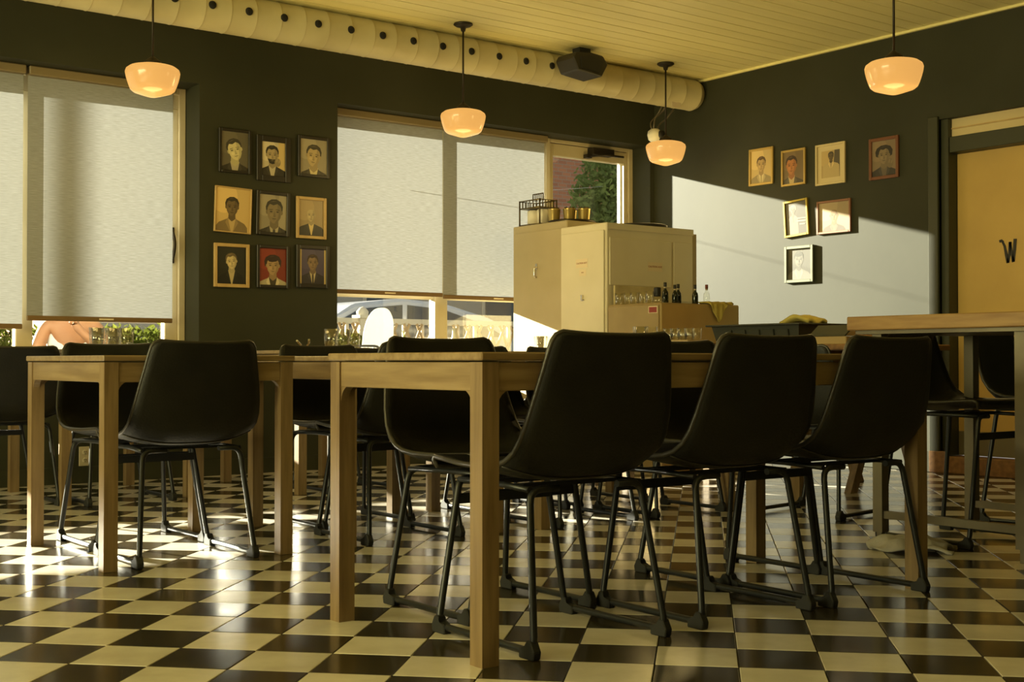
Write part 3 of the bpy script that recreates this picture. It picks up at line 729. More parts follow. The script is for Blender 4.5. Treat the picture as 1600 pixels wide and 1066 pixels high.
# wooden A-frame trestle standing behind it
t = thing('trestle_stand', 'wooden A-frame stand with splayed legs near the washroom door', 'stand', (6.11, 4.52, 0))
for sx in (-1, 1):
    for sy in (0, .42):
        b = NB(); prism(b, [(sx*.335,0),(sx*.275,0),(sx*.02,.62),(sx*.075,.62)], lambda p, q, d: (p, d, q), sy-.022, sy+.022); obj('leg', b, M['oakleg'], t)
obj('top_rail', box(NB(), -.09, .09, -.05, .47, .62, .66), M['oakleg'], t, bevel=.004)
for sx in (-1, 1): obj('brace', box(NB(), sx*.17-.012, sx*.17+.012, .02, .40, .28, .32), M['oakleg'], t)
# bus tub
t = thing('bus_tub', 'dark grey plastic bus tub on the service table', 'tub', (5.42, 4.71, .815))
b = NB(); o_, i_ = [], []
A = [(-.19,-.31),(.19,-.31),(.19,.31),(-.19,.31)]
lo = [b.verts.new((p[0]*.86, p[1]*.93, 0)) for p in A]; up = [b.verts.new((p[0], p[1], .108)) for p in A]
li = [b.verts.new((p[0]*.83, p[1]*.915, .006)) for p in A]; ui = [b.verts.new((p[0]*.965, p[1]*.98, .108)) for p in A]
b.faces.new(lo[::-1]); b.faces.new(li)
for k in range(4):
    j = (k+1) % 4; b.faces.new((lo[k],lo[j],up[j],up[k])); b.faces.new((ui[k],ui[j],li[j],li[k])); b.faces.new((up[k],up[j],ui[j],ui[k]))
obj('tub_body', b, M['tubgrey'], t)
b = NB()
box(b, -.215, -.187, -.335, .335, .104, .114); box(b, .187, .215, -.335, .335, .104, .114); box(b, -.187, .187, -.335, -.305, .104, .114); box(b, -.187, .187, .305, .335, .104, .114)
obj('rim', b, M['tubgrey'], t, bevel=.003)
for k in range(5):
    yy = -.20+.10*k
    b = NB(); prism(b, [(yy-.036,.012),(yy+.036,.012),(yy+.040,.085),(yy-.040,.085)], lambda p, q, d: (d-.165-.22*q, p, q), -.012, .002); obj('moulded_rib', b, M['tubgrey'], t, bevel=.003)
# folded cloth on the tub
b = NB(); nx, ny = 12, 8; g = [[b.verts.new((-.08+.16*i/nx, -.10+.20*j/ny, .022+.010*math.sin(i*.8+j*.5)+.028*math.exp(-((j-4)/3)**2))) for j in range(ny+1)] for i in range(nx+1)]
for i in range(nx):
    for j in range(ny): b.faces.new((g[i][j], g[i+1][j], g[i+1][j+1], g[i][j+1]))
r_ = bmesh.ops.extrude_face_region(b, geom=b.faces[:])
for v in r_['geom']:
    if isinstance(v, bmesh.types.BMVert): v.co.z = max(.0, v.co.z-.02)
o = obj('folded_cloth', b, M['cloth'], smooth=True); o.location = (5.53, 4.62, .925); tag(o, 'mustard cloth folded on top of the bus tub', 'cloth')
# takeaway box
t = thing('takeaway_box', 'open kraft takeaway box with a dark sloping lid on the service table', 'box', (5.30, 4.19, .815))
b = NB(); box(b, -.08, .08, -.10, .13, 0, .040); obj('box_base', b, M['kraft'], t, bevel=.003)
b = NB(); prism(b, [(-.086,.042),(-.080,.050),(-.015,.098),(.085,.098),(.085,.090),(-.010,.090),(-.078,.040)], lambda p, q, d: (p, d, q), -.098, .128); obj('box_lid', b, M['tubgrey'], t)
b = NB(); prism(b, [(-.078,.041),(-.012,.089),(.08,.089),(.08,.041)], lambda p, q, d: (p, d, q), -.099, -.092); obj('end_panel', b, M['kraft'], t)
b = NB(); prism(b, [(-.101,.0),(-.215,.0),(-.101,.100)], lambda p, q, d: (d, p, q), .0, .08); obj('side_flap', b, M['brownwood'], t)
# shot glasses on a tray, larger tumblers at the end
tray(5.32, 5.36, .815, .20, .42, M['brownwood'], 'dark wooden tray of small glasses at the window end of the service table')
tray(5.32, 5.36, .834, .16, .30, M['kraft'], 'small tan liner tray under the small glasses', nm='liner_tray')
for i in range(2):
    for j in range(5):
        tumbler(TUMS, 5.285+.065*i, 5.25+.057*j, .841, 'small clear glass in the packed tray on the service table', 'small glasses on the service table')
for k, (dx, dy) in enumerate(((0,0),(.09,.02),(.04,.10))):
    tumbler(TUMB, 5.25+dx, 5.61+dy*.6, .815, ['large clear tumbler at the window end of the service table, nearest the chairs', 'large clear tumbler behind, nearest the right wall, on the service table', 'large clear tumbler farthest towards the window on the service table'][k], 'large tumblers on the service table')
# bottles and glasses on the counter unit
BP = [(0,0),(.034,0),(.036,.005),(.036,.10),(.032,.13),(.016,.155),(.0135,.165),(.0135,.215),(.016,.217),(.016,.228),(0,.228)]
def bottle(x, y, k, label, glass='bottle', caps='foil_red', cat='bottle'):
    t = thing('bottle', label, cat, (x, y, ZC))
    b = NB(); lathe(b, [(r*k, z*k) for r, z in BP], 18); obj('bottle_body', b, M[glass], t)
    b = NB(); lathe(b, [(.0145*k,.185*k),(.0172*k,.19*k),(.0172*k,.232*k),(0,.232*k)], 14); obj('capsule', b, M[caps], t)
    b = NB(); lathe(b, [(.0142*k,.170*k),(.0146*k,.172*k),(.0146*k,.182*k),(.0142*k,.184*k)], 14); obj('neck_label', b, M['bottlelabel'], t)
bottle(5.98, 6.16, .62, 'stout dark bottle, leftmost of the dark bottles on the counter unit', caps='black')
bottle(6.06, 6.15, .56, 'dark bottle second from the left in the row on the counter unit', caps='black')
bottle(6.13, 6.19, .60, 'dark bottle third from the left, touching its neighbour on the counter unit', caps='black')
bottle(6.20, 6.10, .57, 'dark bottle standing alone just left of the clear bottle', caps='black')
bottle(6.33, 6.12, .60, 'clear bottle with a red-brown capsule on the counter unit', 'clearbottle')
t = thing('syrup_bottle', 'squat glass bottle with a dark square stopper among the glasses', 'bottle', (5.87, 6.12, ZC))
b = NB(); lathe(b, [(0,0),(.04,0),(.042,.03),(.025,.045),(.012,.05),(0,.05)], 16); obj('bottle_body', b, M['drinkglass'], t)
b = NB(); box(b, -.019, .019, -.019, .019, .045, .105); obj('stopper', b, M['black'], t, bevel=.005)
for k in range(5):
    tumbler(TUMS, 5.82+.01*(k % 2), 6.44-.075*k, ZC, ['leftmost', 'second', 'middle', 'fourth', 'rightmost'][k] + ' small clear glass in the row on the counter unit', 'glasses on the counter unit')
# cloths hanging over the edge of the counter unit
def drape(label, x0, w, drop, seed, loc):
    rd = random.Random(seed); b = NB(); n, m = 12, 12; g = []
    for i in range(n+1):
        s = -1+2*i/n; row = []
        for j in range(m+1):
            q = j/m; L_ = .12 + drop*(1-abs(s)**1.3)
            dd = q*L_
            if dd < .12: p = Vector((s*w, .12-dd, .008+.006*math.sin(i*1.3)))
            else: p = Vector((s*w*(1-.15*(dd-.12)/max(drop, .01)), -.012-.006*math.sin(i*1.7+seed), -(dd-.12)))
            row.append(b.verts.new(p))
        g.append(row)
    for i in range(n):
        for j in range(m): b.faces.new((g[i][j], g[i+1][j], g[i+1][j+1], g[i][j+1]))
    r_ = bmesh.ops.extrude_face_region(b, geom=b.faces[:])
    for v in r_['geom']:
        if isinstance(v, bmesh.types.BMVert): v.co += Vector((0, -.003, .004))
    o = obj('cleaning_cloth', b, M['cloth'], smooth=True); o.location = loc; tag(o, label, 'cloth')
drape('mustard cloth hanging in a point over the counter edge by the bottles', 0, .085, .125, 1, (6.30, YC0, ZC+.002))
drape('crumpled mustard cloth at the right end of the counter unit', 0, .075, .05, 4, (6.425, YC0+.05, ZC+.006))
# things on top of the tan cabinet
def caddy(x, y, z, label, w=.16, d=.24, h_=.13):
    t = thing('wire_caddy', label, 'caddy', (x, y, z))
    b = NB()
    for sx in (-1, 1):
        for sy in (-1, 1): tube(b, [(sx*w/2, sy*d/2, 0), (sx*w/2, sy*d/2, h_+.06)], .006, 6)
    for zz in (.006, h_, h_+.055):
        tube(b, [(-w/2,-d/2,zz),(w/2,-d/2,zz),(w/2,d/2,zz),(-w/2,d/2,zz)], .005, 6, closed=True)
    obj('caddy_frame', b, M['wire'], t)
    b = NB()
    for k in range(7):
        f = k/6; 
        for s in (-1, 1):
            tube(b, [(s*w/2, -d/2+d*f, h_), (s*w/2, -d/2+d*f, h_+.055)], .0035, 5); tube(b, [(-w/2+w*f, s*d/2, h_), (-w/2+w*f, s*d/2, h_+.055)], .0035, 5)
    tag(obj('caddy_spindles', b, M['wire'], t), kind='stuff')
    b = NB(); box(b, -w/2, w/2, -d/2, d/2, h_-.004, h_+.002); obj('shelf', b, M['wire'], t)
    b = NB()
    tube(b, [(0,-.06,h_+.055),(0,-.06,h_+.11),(0,.06,h_+.11),(0,.06,h_+.055)], .005, 6)
    for yy in (-.035, -.012, .012, .035): tube(b, [(0,yy,h_+.055),(0,yy,h_+.11)], .0035, 5)
    obj('carry_handle', b, M['wire'], t)
    for yy in (-.06, .055):
        b = NB(); lathe(b, [(0,.0),(.045,0),(.046,.10),(.04,.108),(0,.108)], 18, (0, yy, .012)); obj('candle_jar', b, M['candle'], t)
caddy(XA+.10, 7.47, ZA, 'wire caddy with two white jars at the window end of the tan cabinet')
b = NB(); lathe(b, [(0,0),(.165,0),(.172,.012),(.168,.020),(.160,.010),(0,.010)], 32); o = obj('round_tray', b, M['bronze']); o.location = (XA+.20, 7.20, ZA); tag(o, 'round dark tray holding brass tins on the tan cabinet', 'tray')
for k, (dx, dy, lab) in enumerate(((.09,.07,'brass tin tucked against the wire caddy'),(.16,-.02,'brass tin in the middle of the round tray on the tan cabinet'),(.25,-.08,'rightmost brass tin on the round tray, before the tree'),(.25,.07,'brass tin at the back of the round tray'))):
    t = thing('brass_tin', lab, 'tin', (XA+dx, 7.20+dy, ZA+.011), 0, 'brass tins on the tan cabinet')
    b = NB(); lathe(b, [(0,0),(.038,0),(.040,.006),(.047,.088),(.049,.092),(.047,.096),(0,.09)], 20); obj('tin_body', b, M['tin'], t)
    b = NB()
    for q in range(9):
        a = q*2.4; tube(b, [(.03*math.cos(a), .03*math.sin(a), .088), (.033*math.cos(a), .033*math.sin(a), .108)], .005, 5)
    obj('packets', b, M['wire'], t)
b = NB(); lathe(b, [(0,0),(.20,0),(.21,.008),(.215,.03),(.205,.034),(.198,.012),(0,.012)], 36); o = obj('round_tray', b, M['black']); o.location = (XB+.55, 6.80, ZB); tag(o, 'large round black tray lying on the cream cabinet', 'tray')
# rag on the floor under the high table
b = NB(); n = 22; g = []
for i in range(n+1):
    row = []
    for j in range(n+1):
        u, v = -1+2*i/n, -1+2*j/n
        rr = max(abs(u), abs(v)); hgt = .045*max(0, 1-(u*u+v*v)*.75)+.010*math.sin(u*7+v*3)*(1-rr*.6)+.008*math.sin(v*9-u*4)
        row.append(b.verts.new((u*.15+.012*math.sin(v*6), v*.11+.02*math.sin(u*5), max(.004, hgt+.010))))
    g.append(row)
for i in range(n):
    for j in range(n): b.faces.new((g[i][j], g[i+1][j], g[i+1][j+1], g[i][j+1]))
r_ = bmesh.ops.extrude_face_region(b, geom=b.faces[:])
for v in r_['geom']:
    if isinstance(v, bmesh.types.BMVert): v.co.z = max(.0005, v.co.z-.006)
o = obj('floor_rag', b, M['ragcloth'], smooth=True); o.location = (4.26, 3.04, 0); o.rotation_euler = (0, 0, -.95); tag(o, 'crumpled greyish rag on the floor by the high table leg', 'rag')

# ------------------------------------------------------------------ framed portraits (flat prints: colour per face)
def ell(cx, cy, rx_, ry_, n=22, rot=0, a0=0, a1=2*PI):
    full = abs(a1-a0-2*PI) < 1e-6; m = n if full else n+1
    out = []
    for k in range(m):
        a = a0+(a1-a0)*k/n; x, y = rx_*math.cos(a), ry_*math.sin(a)
        out.append((cx+x*math.cos(rot)-y*math.sin(rot), cy+x*math.sin(rot)+y*math.cos(rot)))
    return out
def clip(poly, w, h_):
    def c1(P, ax, lim, sg):
        o = []
        for i in range(len(P)):
            p, q = P[i-1], P[i]; a, c = sg*(p[ax]-lim) <= 0, sg*(q[ax]-lim) <= 0
            if a != c:
                f = (lim-p[ax])/(q[ax]-p[ax]); o.append((p[0]+(q[0]-p[0])*f, p[1]+(q[1]-p[1])*f))
            if c: o.append(q)
        return o
    for ax, lim, sg in ((0,w,1),(0,-w,-1),(1,h_,1),(1,-h_,-1)):
        if poly: poly = c1(poly, ax, lim, sg)
    return poly
def portrait_shapes(p):
    """generic head-and-shoulders print in a -1..1 / -1..1 picture (y scaled by aspect later)"""
    bgc, skin, hair, coat, shirt = p['bg'], p['skin'], p['hair'], p['coat'], p['shirt']
    cx, cy, s, rot = p.get('cx', 0), p.get('cy', .18)-.05, p.get('s', .42)*p.get('k', 1.32), p.get('rot', 0)
    drk = tuple(c*.45 for c in skin); mid = tuple(c*.72 for c in skin)
    R = lambda x, y: (cx + s*(x*math.cos(rot)-y*math.sin(rot)), cy + s*(x*math.sin(rot)+y*math.cos(rot)))
    L_ = [([(-1,-1.4),(1,-1.4),(1,1.4),(-1,1.4)], bgc)]
    L_.append((ell(-.55, .7, .8, .9), tuple(c*1.22 for c in bgc)))
    if p.get('bg2'): L_.append(([(.25,-1.4),(1,-1.4),(1,1.4),(.45,1.4)], p['bg2']))
    sh = p.get('sw', 2.0)
    L_.append(([(cx-s*sh*1.05,-1.6),(cx-s*sh,cy-s*2.2),(cx-s*sh*.82,cy-s*1.78),(cx-s*.55,cy-s*1.32),(cx+s*.55,cy-s*1.32),(cx+s*sh*.82,cy-s*1.78),(cx+s*sh,cy-s*2.2),(cx+s*sh*1.05,-1.6)], coat))
    L_.append(([(cx-s*.50,cy-s*1.15),(cx+s*.50,cy-s*1.15),(cx+s*.12,cy-s*3.0),(cx-s*.05,cy-s*3.0)], shirt))
    if p.get('tie'): L_.append(([(cx-s*.12,cy-s*1.5),(cx+s*.12,cy-s*1.5),(cx+s*.16,cy-s*2.9),(cx-s*.10,cy-s*2.9)], p['tie']))
    for sg in (-1, 1): L_.append(([(cx+sg*s*.5,cy-s*1.2),(cx+sg*s*.78,cy-s*1.75),(cx+sg*s*.12,cy-s*2.9)], tuple(c*1.5+.004 for c in coat)))
    L_.append(([(cx-s*.40,cy-s*.5),(cx+s*.40,cy-s*.5),(cx+s*.44,cy-s*1.3),(cx,cy-s*1.62),(cx-s*.44,cy-s*1.3)], mid))
    hk = p.get('hk', 1.0)
    if hair: L_.append(([R(x, y) for x, y in [(-.80*hk,-.05),(-.86*hk,.45),(-.70*hk,.88),(-.30*hk,1.14),(.2*hk,1.18),(.62*hk,.98),(.84*hk,.55),(.80*hk,-.05),(.5,-.3),(-.5,-.3)]], hair))
    for sg in (-1, 1): L_.append(([R(x, y) for x, y in ell(sg*.72, -.02, .12, .20, 10)], mid))
    L_.append(([R(x, y) for x, y in [(-.68,.35),(-.70,-.05),(-.62,-.48),(-.40,-.82),(-.15,-1.0),(.15,-1.0),(.40,-.82),(.62,-.48),(.70,-.05),(.68,.35),(.5,.74),(.15,.86),(-.3,.84),(-.56,.66)]], skin))
    L_.append(([R(x, y) for x, y in [(.30,.80),(.56,.62),(.68,.2),(.62,-.48),(.40,-.82),(.15,-1.0),(.05,-.96),(.34,-.55),(.42,-.1),(.30,.3)]], mid))
    L_.append(([R(x, y) for x, y in ell(-.28, -.28, .2, .16, 12)], tuple(min(1, c*1.18) for c in skin)))
    if hair:
        L_.append(([R(x, y) for x, y in [(-.72,.28),(-.58,.56),(-.45,.72 if not p.get('fringe') else .42),(-.1,.62 if not p.get('fringe') else .38),(.3,.76 if not p.get('fringe') else .44),(.58,.58),(.72,.28),(.80*hk,.6),(.55,1.0),(.1,1.1),(-.4,1.05),(-.78*hk,.7)]], hair))
        L_.append(([R(x, y) for x, y in [(-.5,.86),(-.1,1.02),(.25,1.0),(-.1,.94)]], tuple(c*2.2+.01 for c in hair)))
    for sx in (-1, 1):
        L_.append(([R(sx*.33+x, .20+y) for x, y in ((-.20,-.01+.03*sx),(.20,-.01-.03*sx),(.18,.055-.02*sx),(-.18,.055+.02*sx))], tuple(c*.3 for c in skin)))
        L_.append(([R(x, y) for x, y in ell(sx*.32, .04, .17, .10, 10)], mid))
        L_.append(([R(x, y) for x, y in ell(sx*.32, .035, .12, .05, 10)], tuple(c*.16 for c in skin)))
    L_.append(([R(x, y) for x, y in [(.02,.12),(.12,-.26),(.16,-.36),(-.02,-.40),(-.12,-.36)]], mid))
    L_.append(([R(x, y) for x, y in [(-.12,-.36),(.16,-.36),(.02,-.42)]], drk))
    L_.append(([R(x, y) for x, y in [(-.26,-.58),(0,-.55),(.26,-.58),(.12,-.64),(-.12,-.65)]], drk))
    L_.append(([R(x, y) for x, y in [(-.14,-.72),(.14,-.72),(0,-.77)]], mid))
    if p.get('beard'): L_.append(([R(x, y) for x, y in [(-.62,-.45),(0,-.52),(.62,-.45),(.4,-.95),(0,-1.08),(-.4,-.95)]], hair or drk)); L_.append(([R(x, y) for x, y in ell(0,-.66,.2,.045,10)], drk))
    if p.get('hand'): 
        hx, hy = p['hand']; L_.append((ell(hx, hy, .26, .33), mid)); 
        for k in range(4): L_.append((ell(hx-.15+.1*k, hy+.18-.03*k, .06, .15, 10, -.3), skin if k % 2 else mid))
    for e in p.get('extra', []): L_.append(e)
    return L_
def picture(wall, u, z, w, h_, fw, frame, p, label, tilt=0, mount=None, depth=.018):
    """wall 'b': on the window wall at x=u; wall 'r': on the right wall at y=u"""
    t = thing('framed_portrait', label, 'picture', (u, YF, z) if wall == 'b' else (XR, u, z), 0 if wall == 'b' else -PI/2, 'framed portraits on the ' + ('window wall' if wall == 'b' else 'right wall'))
    t.rotation_euler.rotate_axis('Y', tilt)
    b = NB(); W_, H_ = w/2, h_/2
    for x0, x1, z0, z1 in ((-W_,-W_+fw,-H_,H_),(W_-fw,W_,-H_,H_),(-W_+fw,W_-fw,H_-fw,H_),(-W_+fw,W_-fw,-H_,-H_+fw)): box(b, x0, x1, -depth, -.001, z0, z1)
    obj('frame', b, M[frame], t, bevel=.0025)
    iw, ih = W_-fw, H_-fw
    if mount:
        obj('mount', box(NB(), -iw, iw, -.007, -.003, -ih, ih), M['cream_frame'], t); iw -= mount; ih -= mount
    me = bpy.data.meshes.new('photo_print'); vs_, fs, cols = [], [], []
    for k, (poly, c) in enumerate(portrait_shapes(p)):
        q = clip([(x*iw, y*iw) for x, y in poly], iw, ih)
        if not q or len(q) < 3: continue
        s = len(vs_); yy = -.0078-.00006*k
        vs_ += [(x, yy, y) for x, y in q]; fs.append(tuple(range(s, s+len(q)))); cols.append(c)
    me.from_pydata(vs_, [], fs); me.update()
    ca = me.color_attributes.new('Col', 'FLOAT_COLOR', 'CORNER')
    for pl, c in zip(me.polygons, cols):
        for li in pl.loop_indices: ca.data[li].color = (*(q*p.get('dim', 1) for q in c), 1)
    me.materials.append(M['print'])
    o = bpy.data.objects.new('photo_print', me); COL.objects.link(o); o.parent = t
    bk = NB(); box(bk, -W_+fw*.5, W_-fw*.5, -.0076 if not mount else -.0065, -.001, -H_+fw*.5, H_-fw*.5); obj('backing', bk, M['kraft'], t)
G = lambda v: (v*1.0, v*.86, v*.55)
sk, dk = (.62,.50,.28), (.18,.14,.08)
picture('b', 3.600, 2.085, .225, .285, .018, 'black_frame', dict(bg=G(.12), skin=(.62,.54,.27), hair=G(.05), coat=G(.03), shirt=G(.4), s=.52, rot=.3, cx=.0, cy=.12), 'black framed close-up of a dark-haired man tilting his head, top left of nine')
picture('b', 3.875, 2.06, .245, .298, .038, 'black_frame', dict(bg=G(.55), bg2=(.62,.46,.18), skin=(.40,.31,.16), hair=G(.03), coat=G(.025), shirt=G(.5), s=.50, cx=-.1, cy=.35, hand=(.35,-.25), beard=1), 'wide black frame with a bearded man raising his hand, top middle of nine')
picture('b', 4.172, 2.102, .238, .275, .020, 'black_frame', dict(bg=G(.30), skin=(.45,.34,.16), hair=G(.05), coat=G(.04), shirt=(.6,.5,.25), s=.52, rot=-.12, cy=.1, extra=[([(-1,-1.25),(-.95,-1.25),(-.95,1.25),(-1,1.25)], (.6,.5,.3)), ([(.95,-1.25),(1,-1.25),(1,1.25),(.95,1.25)], (.6,.5,.3))]), 'thin pale-lined black frame with a smiling man, top right of nine')
picture('b', 3.588, 1.703, .256, .295, .008, 'wood_frame', dict(bg=(.60,.42,.16), skin=(.16,.11,.05), hair=(.04,.03,.015), coat=(.20,.14,.06), shirt=(.5,.36,.15), s=.36, cx=-.05, cy=.2, hk=1.0, sw=1.9), 'tan borderless portrait of a bald man in a suit, middle left of nine', tilt=.03)
picture('b', 3.872, 1.700, .242, .290, .022, 'black_frame', dict(bg=G(.28), skin=(.22,.17,.09), hair=G(.04), coat=G(.03), shirt=G(.4), s=.56, cx=.1, cy=.15, bg2=G(.35), tie=G(.05)), 'black frame with a shadowed man in dark jacket, centre of the nine', tilt=.02)
picture('b', 4.155, 1.690, .226, .280, .020, 'wood_frame', dict(bg=(.30,.22,.10), skin=(.42,.33,.16), hair=None, coat=G(.02), shirt=(.6,.45,.18), s=.36, cy=.25, sw=2.2), 'tan wood frame with a bald man in a black dinner jacket, middle right of nine')
picture('b', 3.580, 1.345, .246, .282, .022, 'wood_frame', dict(bg=(.02,.02,.012), skin=(.60,.48,.24), hair=(.14,.10,.05), coat=(.012,.012,.008), shirt=(.5,.40,.2), s=.36, rot=.15, cy=.3, sw=1.8), 'pale wood frame with a man in a black jumper on black, bottom left of nine')
picture('b', 3.873, 1.350, .235, .280, .020, 'black_frame', dict(bg=(.20,.028,.012), skin=(.40,.26,.12), hair=(.03,.015,.008), coat=(.42,.36,.22), shirt=(.05,.04,.02), s=.48, cy=.12, fringe=1, hk=1.18), 'black framed portrait on a red background, bottom middle of nine')
picture('b', 4.168, 1.364, .250, .285, .026, 'black_frame', dict(bg=(.07,.055,.10), skin=(.24,.16,.09), hair=(.05,.03,.02), coat=(.03,.025,.03), shirt=(.5,.42,.24), tie=(.04,.03,.02), s=.38, cy=.3, extra=[([(-1,-1.25),(-.86,-1.25),(-.86,1.25),(-1,1.25)], (.55,.42,.18)), ([(.86,-1.25),(1,-1.25),(1,1.25),(.86,1.25)], (.55,.42,.18))]), 'black frame, man in suit between two pale bars, bottom right of nine')
picture('r', 6.512, 2.188, .238, .278, .018, 'gold', dict(bg=(.52,.38,.16), skin=(.44,.30,.13), hair=(.10,.06,.03), coat=(.28,.22,.11), shirt=(.6,.5,.28), tie=(.35,.28,.12), s=.40, cy=.2), 'gold framed portrait of a man in a grey suit, first on the right wall', tilt=.01)
picture('r', 6.202, 2.145, .225, .265, .016, 'gold', dict(bg=(.16,.11,.05), skin=(.42,.17,.05), hair=(.05,.03,.015), coat=(.06,.05,.03), shirt=(.5,.38,.18), s=.50, cx=-.2, cy=.2), 'gold framed orange-toned portrait, second on the right wall')
picture('r', 5.866, 2.130, .262, .292, .016, 'cream_frame', dict(bg=(.42,.30,.12), skin=(.14,.10,.05), hair=(.06,.05,.03), coat=(.48,.36,.16), shirt=(.45,.33,.15), s=.28, cx=.05, cy=.7, sw=2.4, bg2=(.10,.08,.05)), 'pale wide-mounted picture of a figure turned sideways, third on the right wall', mount=.034)
picture('r', 5.412, 2.114, .240, .285, .022, 'red_frame', dict(bg=(.20,.14,.08), skin=(.22,.16,.09), hair=(.02,.015,.01), coat=(.03,.025,.02), shirt=(.12,.09,.06), s=.46, cy=.25, hk=1.4, hand=(.5,-.4)), 'reddish framed dark portrait of a curly-haired sitter, nearest the washroom door')
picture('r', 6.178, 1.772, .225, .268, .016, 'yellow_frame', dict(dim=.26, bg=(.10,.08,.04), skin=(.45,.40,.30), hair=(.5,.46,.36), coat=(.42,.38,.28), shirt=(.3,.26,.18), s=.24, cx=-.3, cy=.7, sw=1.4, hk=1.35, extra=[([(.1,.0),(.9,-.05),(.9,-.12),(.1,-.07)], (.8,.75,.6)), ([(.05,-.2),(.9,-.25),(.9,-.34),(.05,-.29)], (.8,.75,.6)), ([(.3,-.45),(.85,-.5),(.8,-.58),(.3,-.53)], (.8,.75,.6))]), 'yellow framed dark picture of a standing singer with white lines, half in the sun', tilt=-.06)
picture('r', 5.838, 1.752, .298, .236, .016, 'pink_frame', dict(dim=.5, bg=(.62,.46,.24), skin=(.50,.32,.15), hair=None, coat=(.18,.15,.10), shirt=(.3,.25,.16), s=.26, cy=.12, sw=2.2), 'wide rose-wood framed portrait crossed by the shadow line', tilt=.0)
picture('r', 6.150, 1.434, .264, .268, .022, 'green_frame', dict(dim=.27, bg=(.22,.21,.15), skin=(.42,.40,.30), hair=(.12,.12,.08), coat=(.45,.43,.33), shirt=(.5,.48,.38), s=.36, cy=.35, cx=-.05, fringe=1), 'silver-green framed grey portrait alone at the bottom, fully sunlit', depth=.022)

# ------------------------------------------------------------------ outdoors
GZ = -.08
tag(obj('ground', box(NB(), -40, 60, 8.03, 60, GZ-.2, GZ), M['patio']), kind='structure')
def leaves(n, fn, size, seed):
    rd = random.Random(seed); vs_, fs = [], []
    for k in range(n):
        c = Vector(fn(rd)); a = Vector((rd.gauss(0,1), rd.gauss(0,1), rd.gauss(0,1))).normalized(); u = a.cross(Vector((rd.gauss(0,1), rd.gauss(0,1), rd.gauss(0,1)))).normalized(); s = size*rd.uniform(.6, 1.3)
        w = a.cross(u)
        i = len(vs_)
        vs_ += [c+a*s, c+u*s*.45+w*.1*s, c-a*s, c-u*s*.45+w*.1*s]; fs.append((i, i+1, i+2, i+3))
    me = bpy.data.meshes.new('leaves'); me.from_pydata([tuple(v) for v in vs_], [], fs); me.update(); return me
def hedge(x0, x1, y, hz, dep, label, n, seed):
    t = thing('hedge', label, 'hedge', ((x0+x1)/2, y, GZ))
    me = leaves(n, lambda r: (r.uniform(-(x1-x0)/2, (x1-x0)/2), r.uniform(-dep/2, dep/2), r.uniform(.05, 1)**.6*(hz-GZ)+r.gauss(0,.02)), .036, seed)
    me.materials.append(M['leaf']); o = bpy.data.objects.new('leaves', me); COL.objects.link(o); o.parent = t; tag(o, kind='stuff')
    b = NB(); rd = random.Random(seed)
    x = -(x1-x0)/2+.1
    while x < (x1-x0)/2:
        tube(b, [(x, 0, 0), (x+rd.uniform(-.1,.1), rd.uniform(-.1,.1), (hz-GZ)*.8)], .012, 5); x += .25
    obj('stems', b, M['branch'], t)
hedge(-.5, 5.0, 10.1, .99, .5, 'leafy green hedge outside the left window', 22000, 3)
hedge(5.3, 7.0, 11.1, .98, .4, 'low green hedge before the fence outside the middle window', 6000, 5)
# fence with posts, pickets and lattice
t = thing('picket_fence', 'cream picket fence with capped post outside the middle window', 'fence', (0, 11.7, GZ))
for x in (6.95, 9.6, 12.2):
    p_ = obj('post', box(NB(), x-.06, x+.06, -.06, .06, 0, 1.26), M['fence'], t, bevel=.006)
    b = NB(); box(b, x-.08, x+.08, -.08, .08, 1.26, 1.29); lathe(b, [(.06,1.29),(.065,1.33),(.03,1.37),(0,1.38)], 12, (x, 0, 0)); obj('post_cap', b, M['fence'], p_)
for z in (1.20, .35): obj('rail', box(NB(), 5.2, 12.4, -.025, .025, z, z+.06), M['fence'], t)
pk = NB(); box(pk, -.018, .018, -.012, .012, .3, 1.20); pkm = bpy.data.meshes.new('picket'); pk.to_mesh(pkm); pk.free(); pkm.materials.append(M['fence'])
x = 5.35
while x < 12.3:
    inst('picket', pkm, t, (x, 0, 0)); x += .235
lk = NB(); box(lk, -.014, .014, -.006, .006, -.47, .47); lkm = bpy.data.meshes.new('lattice_slat'); lk.to_mesh(lkm); lk.free(); lkm.materials.append(M['lattice'])
x = 5.4
while x < 12.2:
    for s in (-1, 1):
        o = inst('lattice_slat', lkm, t, (x, -.03-.012*(s > 0), .78)); o.rotation_euler = (0, s*.42, 0)
    x += .16
# white oval-backed patio chair
t = thing('patio_chair', 'white moulded patio chair with a tall oval back outside the middle window', 'chair', (5.70, 9.35, GZ), -.35)
b = NB(); n = 28
op = [(.128*math.copysign(abs(math.cos(2*PI*k/n))**.75, math.cos(2*PI*k/n))*(1-.10*math.sin(2*PI*k/n))+.02*math.sin(2*PI*k/n), .23*math.copysign(abs(math.sin(2*PI*k/n))**.85, math.sin(2*PI*k/n))+1.03) for k in range(n)]
prism(b, op, lambda p, q, d: (p, d-.18*(q-.8), q), -.012, .012); obj('backrest', b, M['whiteplastic'], t, bevel=.006)
b = NB(); prism(b, [(-.24,.62),(-.20,.76),(-.10,.82),(.10,.82),(.20,.76),(.24,.62)], lambda p, q, d: (p, d, q), -.015, .02); obj('shoulder_panel', b, M['whiteplastic'], t, bevel=.006)
b = NB(); box(b, -.23, .23, -.45, .02, .43, .46); obj('seat', b, M['whiteplastic'], t, bevel=.01)
